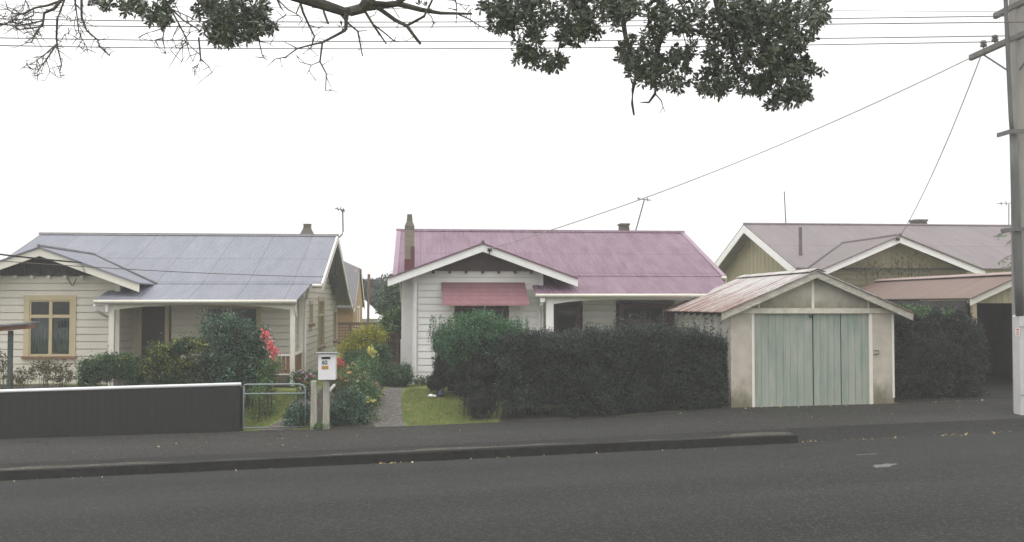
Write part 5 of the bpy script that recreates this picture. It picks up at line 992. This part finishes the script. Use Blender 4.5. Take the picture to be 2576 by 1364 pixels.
for (x, y, rx, ry) in CL:
    k = int(rx * ry / 33) + 4
    for _ in range(k):
        a = RNG.uniform(0, 2 * math.pi); r = math.sqrt(RNG.random()); cx_, cy_ = x + rx * r * math.cos(a), y + ry * r * math.sin(a); c = P(cx_, cy_, TD + RNG.uniform(-.7, .7))
        ax = RNG.normal(size=3); ax[2] -= .5; ax /= np.linalg.norm(ax)
        for i in range(11):                       # a rosette of narrow leaves at each twig end
            d = RNG.normal(size=3); d -= d.dot(ax) * ax * .6; d /= np.linalg.norm(d); Cs.append(np.array(c) + d * .038); Ds.append(d)
# foliage above the frame, so that the crown carries on out of the picture
for s in spine + [P(1900, -150, 8.8), P(1550, -120, 9), P(400, -120, 9), P(1300, -90, 9)]:
    for _ in range(70):
        c = np.array(s) + RNG.normal(size=3) * np.array([.8, .5, .28]) + np.array([0, 0, .35])
        for i in range(8): d = RNG.normal(size=3); d /= np.linalg.norm(d); Cs.append(c + d * .04); Ds.append(d)
Cs = np.array(Cs); Ds = np.array(Ds); n = len(Cs); nn = RNG.normal(size=(n, 3)); nn -= (nn * Ds).sum(1)[:, None] * Ds; nn /= np.linalg.norm(nn, axis=1)[:, None]; s_ = np.cross(Ds, nn)
L_ = RNG.uniform(.045, .08, n)[:, None]; w = L_ * RNG.uniform(.13, .21, (n, 1))
V = np.stack([Cs - Ds * L_ * .5, Cs + Ds * L_ * .08 + s_ * w, Cs + Ds * L_ * .5, Cs + Ds * L_ * .08 - s_ * w], 1).reshape(-1, 3); quads('crown', V, TREEL, OT)
# ------------------------------------------------------------------ grass, litter, black-lifting veil
def lawn(name, poly, n, label_col, h=.05):
    C = []; xs = [p[0] for p in poly]; ys = [p[1] for p in poly]
    while len(C) < n:
        x, y = random.uniform(min(xs), max(xs)), random.uniform(min(ys), max(ys)); ins = False
        for i in range(len(poly)):
            (xa, ya), (xb, yb) = poly[i], poly[i - 1]
            if (ya > y) != (yb > y) and x < (xb - xa) * (y - ya) / (yb - ya) + xa: ins = not ins
        if ins: C.append((x, y, zyard(x, y)))
    C = np.array(C); k = len(C); a = RNG.uniform(0, 2 * math.pi, k); d = np.stack([np.cos(a), np.sin(a), 0 * a], 1); tip = C + np.stack([RNG.normal(size=k) * .02, RNG.normal(size=k) * .02, h * RNG.uniform(.5, 1.3, k)], 1)
    V = np.stack([C - d * .004, C + d * .004, tip + d * .001, tip - d * .001], 1).reshape(-1, 3); o = quads(name, V, label_col); tag(o, kind='stuff'); return o
GRASS = leafmat('grass_blade', [(.2, (.12, .18, .045)), (.55, (.20, .25, .07)), (.9, (.34, .32, .13))], .2)
lawn('lawn_grass', [(-.28, 21.97), (-.42, 22.8), (-.48, 24.2), (-.3, 25.6), (3.2, 26.0), (3.2, 23.2), (1.6, 23.2), (1.7, 21.99)], 26000, GRASS)
lawn('lawn_grass', [(-4.2, 22.1), (-3.6, 22.05), (-3.05, 23.2), (-3.0, 24.6), (-4.2, 25.0)], 9000, GRASS, .04)
LIT = leafmat('fallen_leaf', [(.2, (.16, .10, .03)), (.55, (.34, .24, .08)), (.9, (.5, .42, .2))], .1); C = []
for (x, y, sx_, n_) in [(2060, 1106, 40, 14), (2150, 1102, 30, 14), (2180, 1101, 12, 8), (2260, 1097, 60, 14), (2390, 1093, 30, 20), (2440, 1090, 25, 12), (2500, 1088, 40, 14), (985, 1162, 14, 22), (960, 1164, 14, 8), (880, 1154, 500, 12), (1500, 1140, 400, 22), (200, 1190, 200, 10)]:
    for _ in range(int(n_ * .65)):
        X = P(x + RNG.normal() * sx_ * .5, y, YK - .15).x; Y_ = YK - .14 - abs(RNG.normal()) * .12 - (.02 if X < 7.2 else -.1); C.append((X, Y_, zroad(X, min(Y_, YK)) + .012))
for _ in range(40): X = RNG.uniform(-8, 12); Y_ = RNG.uniform(20, 21.9); C.append((X, Y_, zfoot(X, Y_) + .01))
for _ in range(60): X = RNG.uniform(7, 13); Y_ = YB - abs(RNG.normal()) * .15; C.append((X, Y_, zfoot(X, Y_) + .01))
o = leaf_mesh('leaf_litter', np.array(C), .055, LIT, None, .6, 3); tag(o, kind='stuff')
C = []
for _ in range(60): X = RNG.uniform(-3.3, -2.75); Y_ = RNG.uniform(22.1, 22.6); C.append((X, Y_, zyard(X, Y_) + .015))
o = leaf_mesh('fallen_petals', np.array(C), .04, ROSEF, None, .7, 3); tag(o, kind='stuff')
if True:  # thin volume added to veil the view and lift its blacks, no real haze
    m = MB(); m.box(-100, 100, -30, 115, -6, 13); hm, nt, p, o_ = nodes('veil_volume'); nt.nodes.remove(p); v = nt.nodes.new('ShaderNodeVolumePrincipled'); v.inputs['Color'].default_value = (1, .992, .97, 1); v.inputs['Density'].default_value = .0027; v.inputs['Anisotropy'].default_value = .2
    nt.links.new(v.outputs[0], o_.inputs['Volume']); tag(m.build('black_lift_veil', hm), kind='stuff')
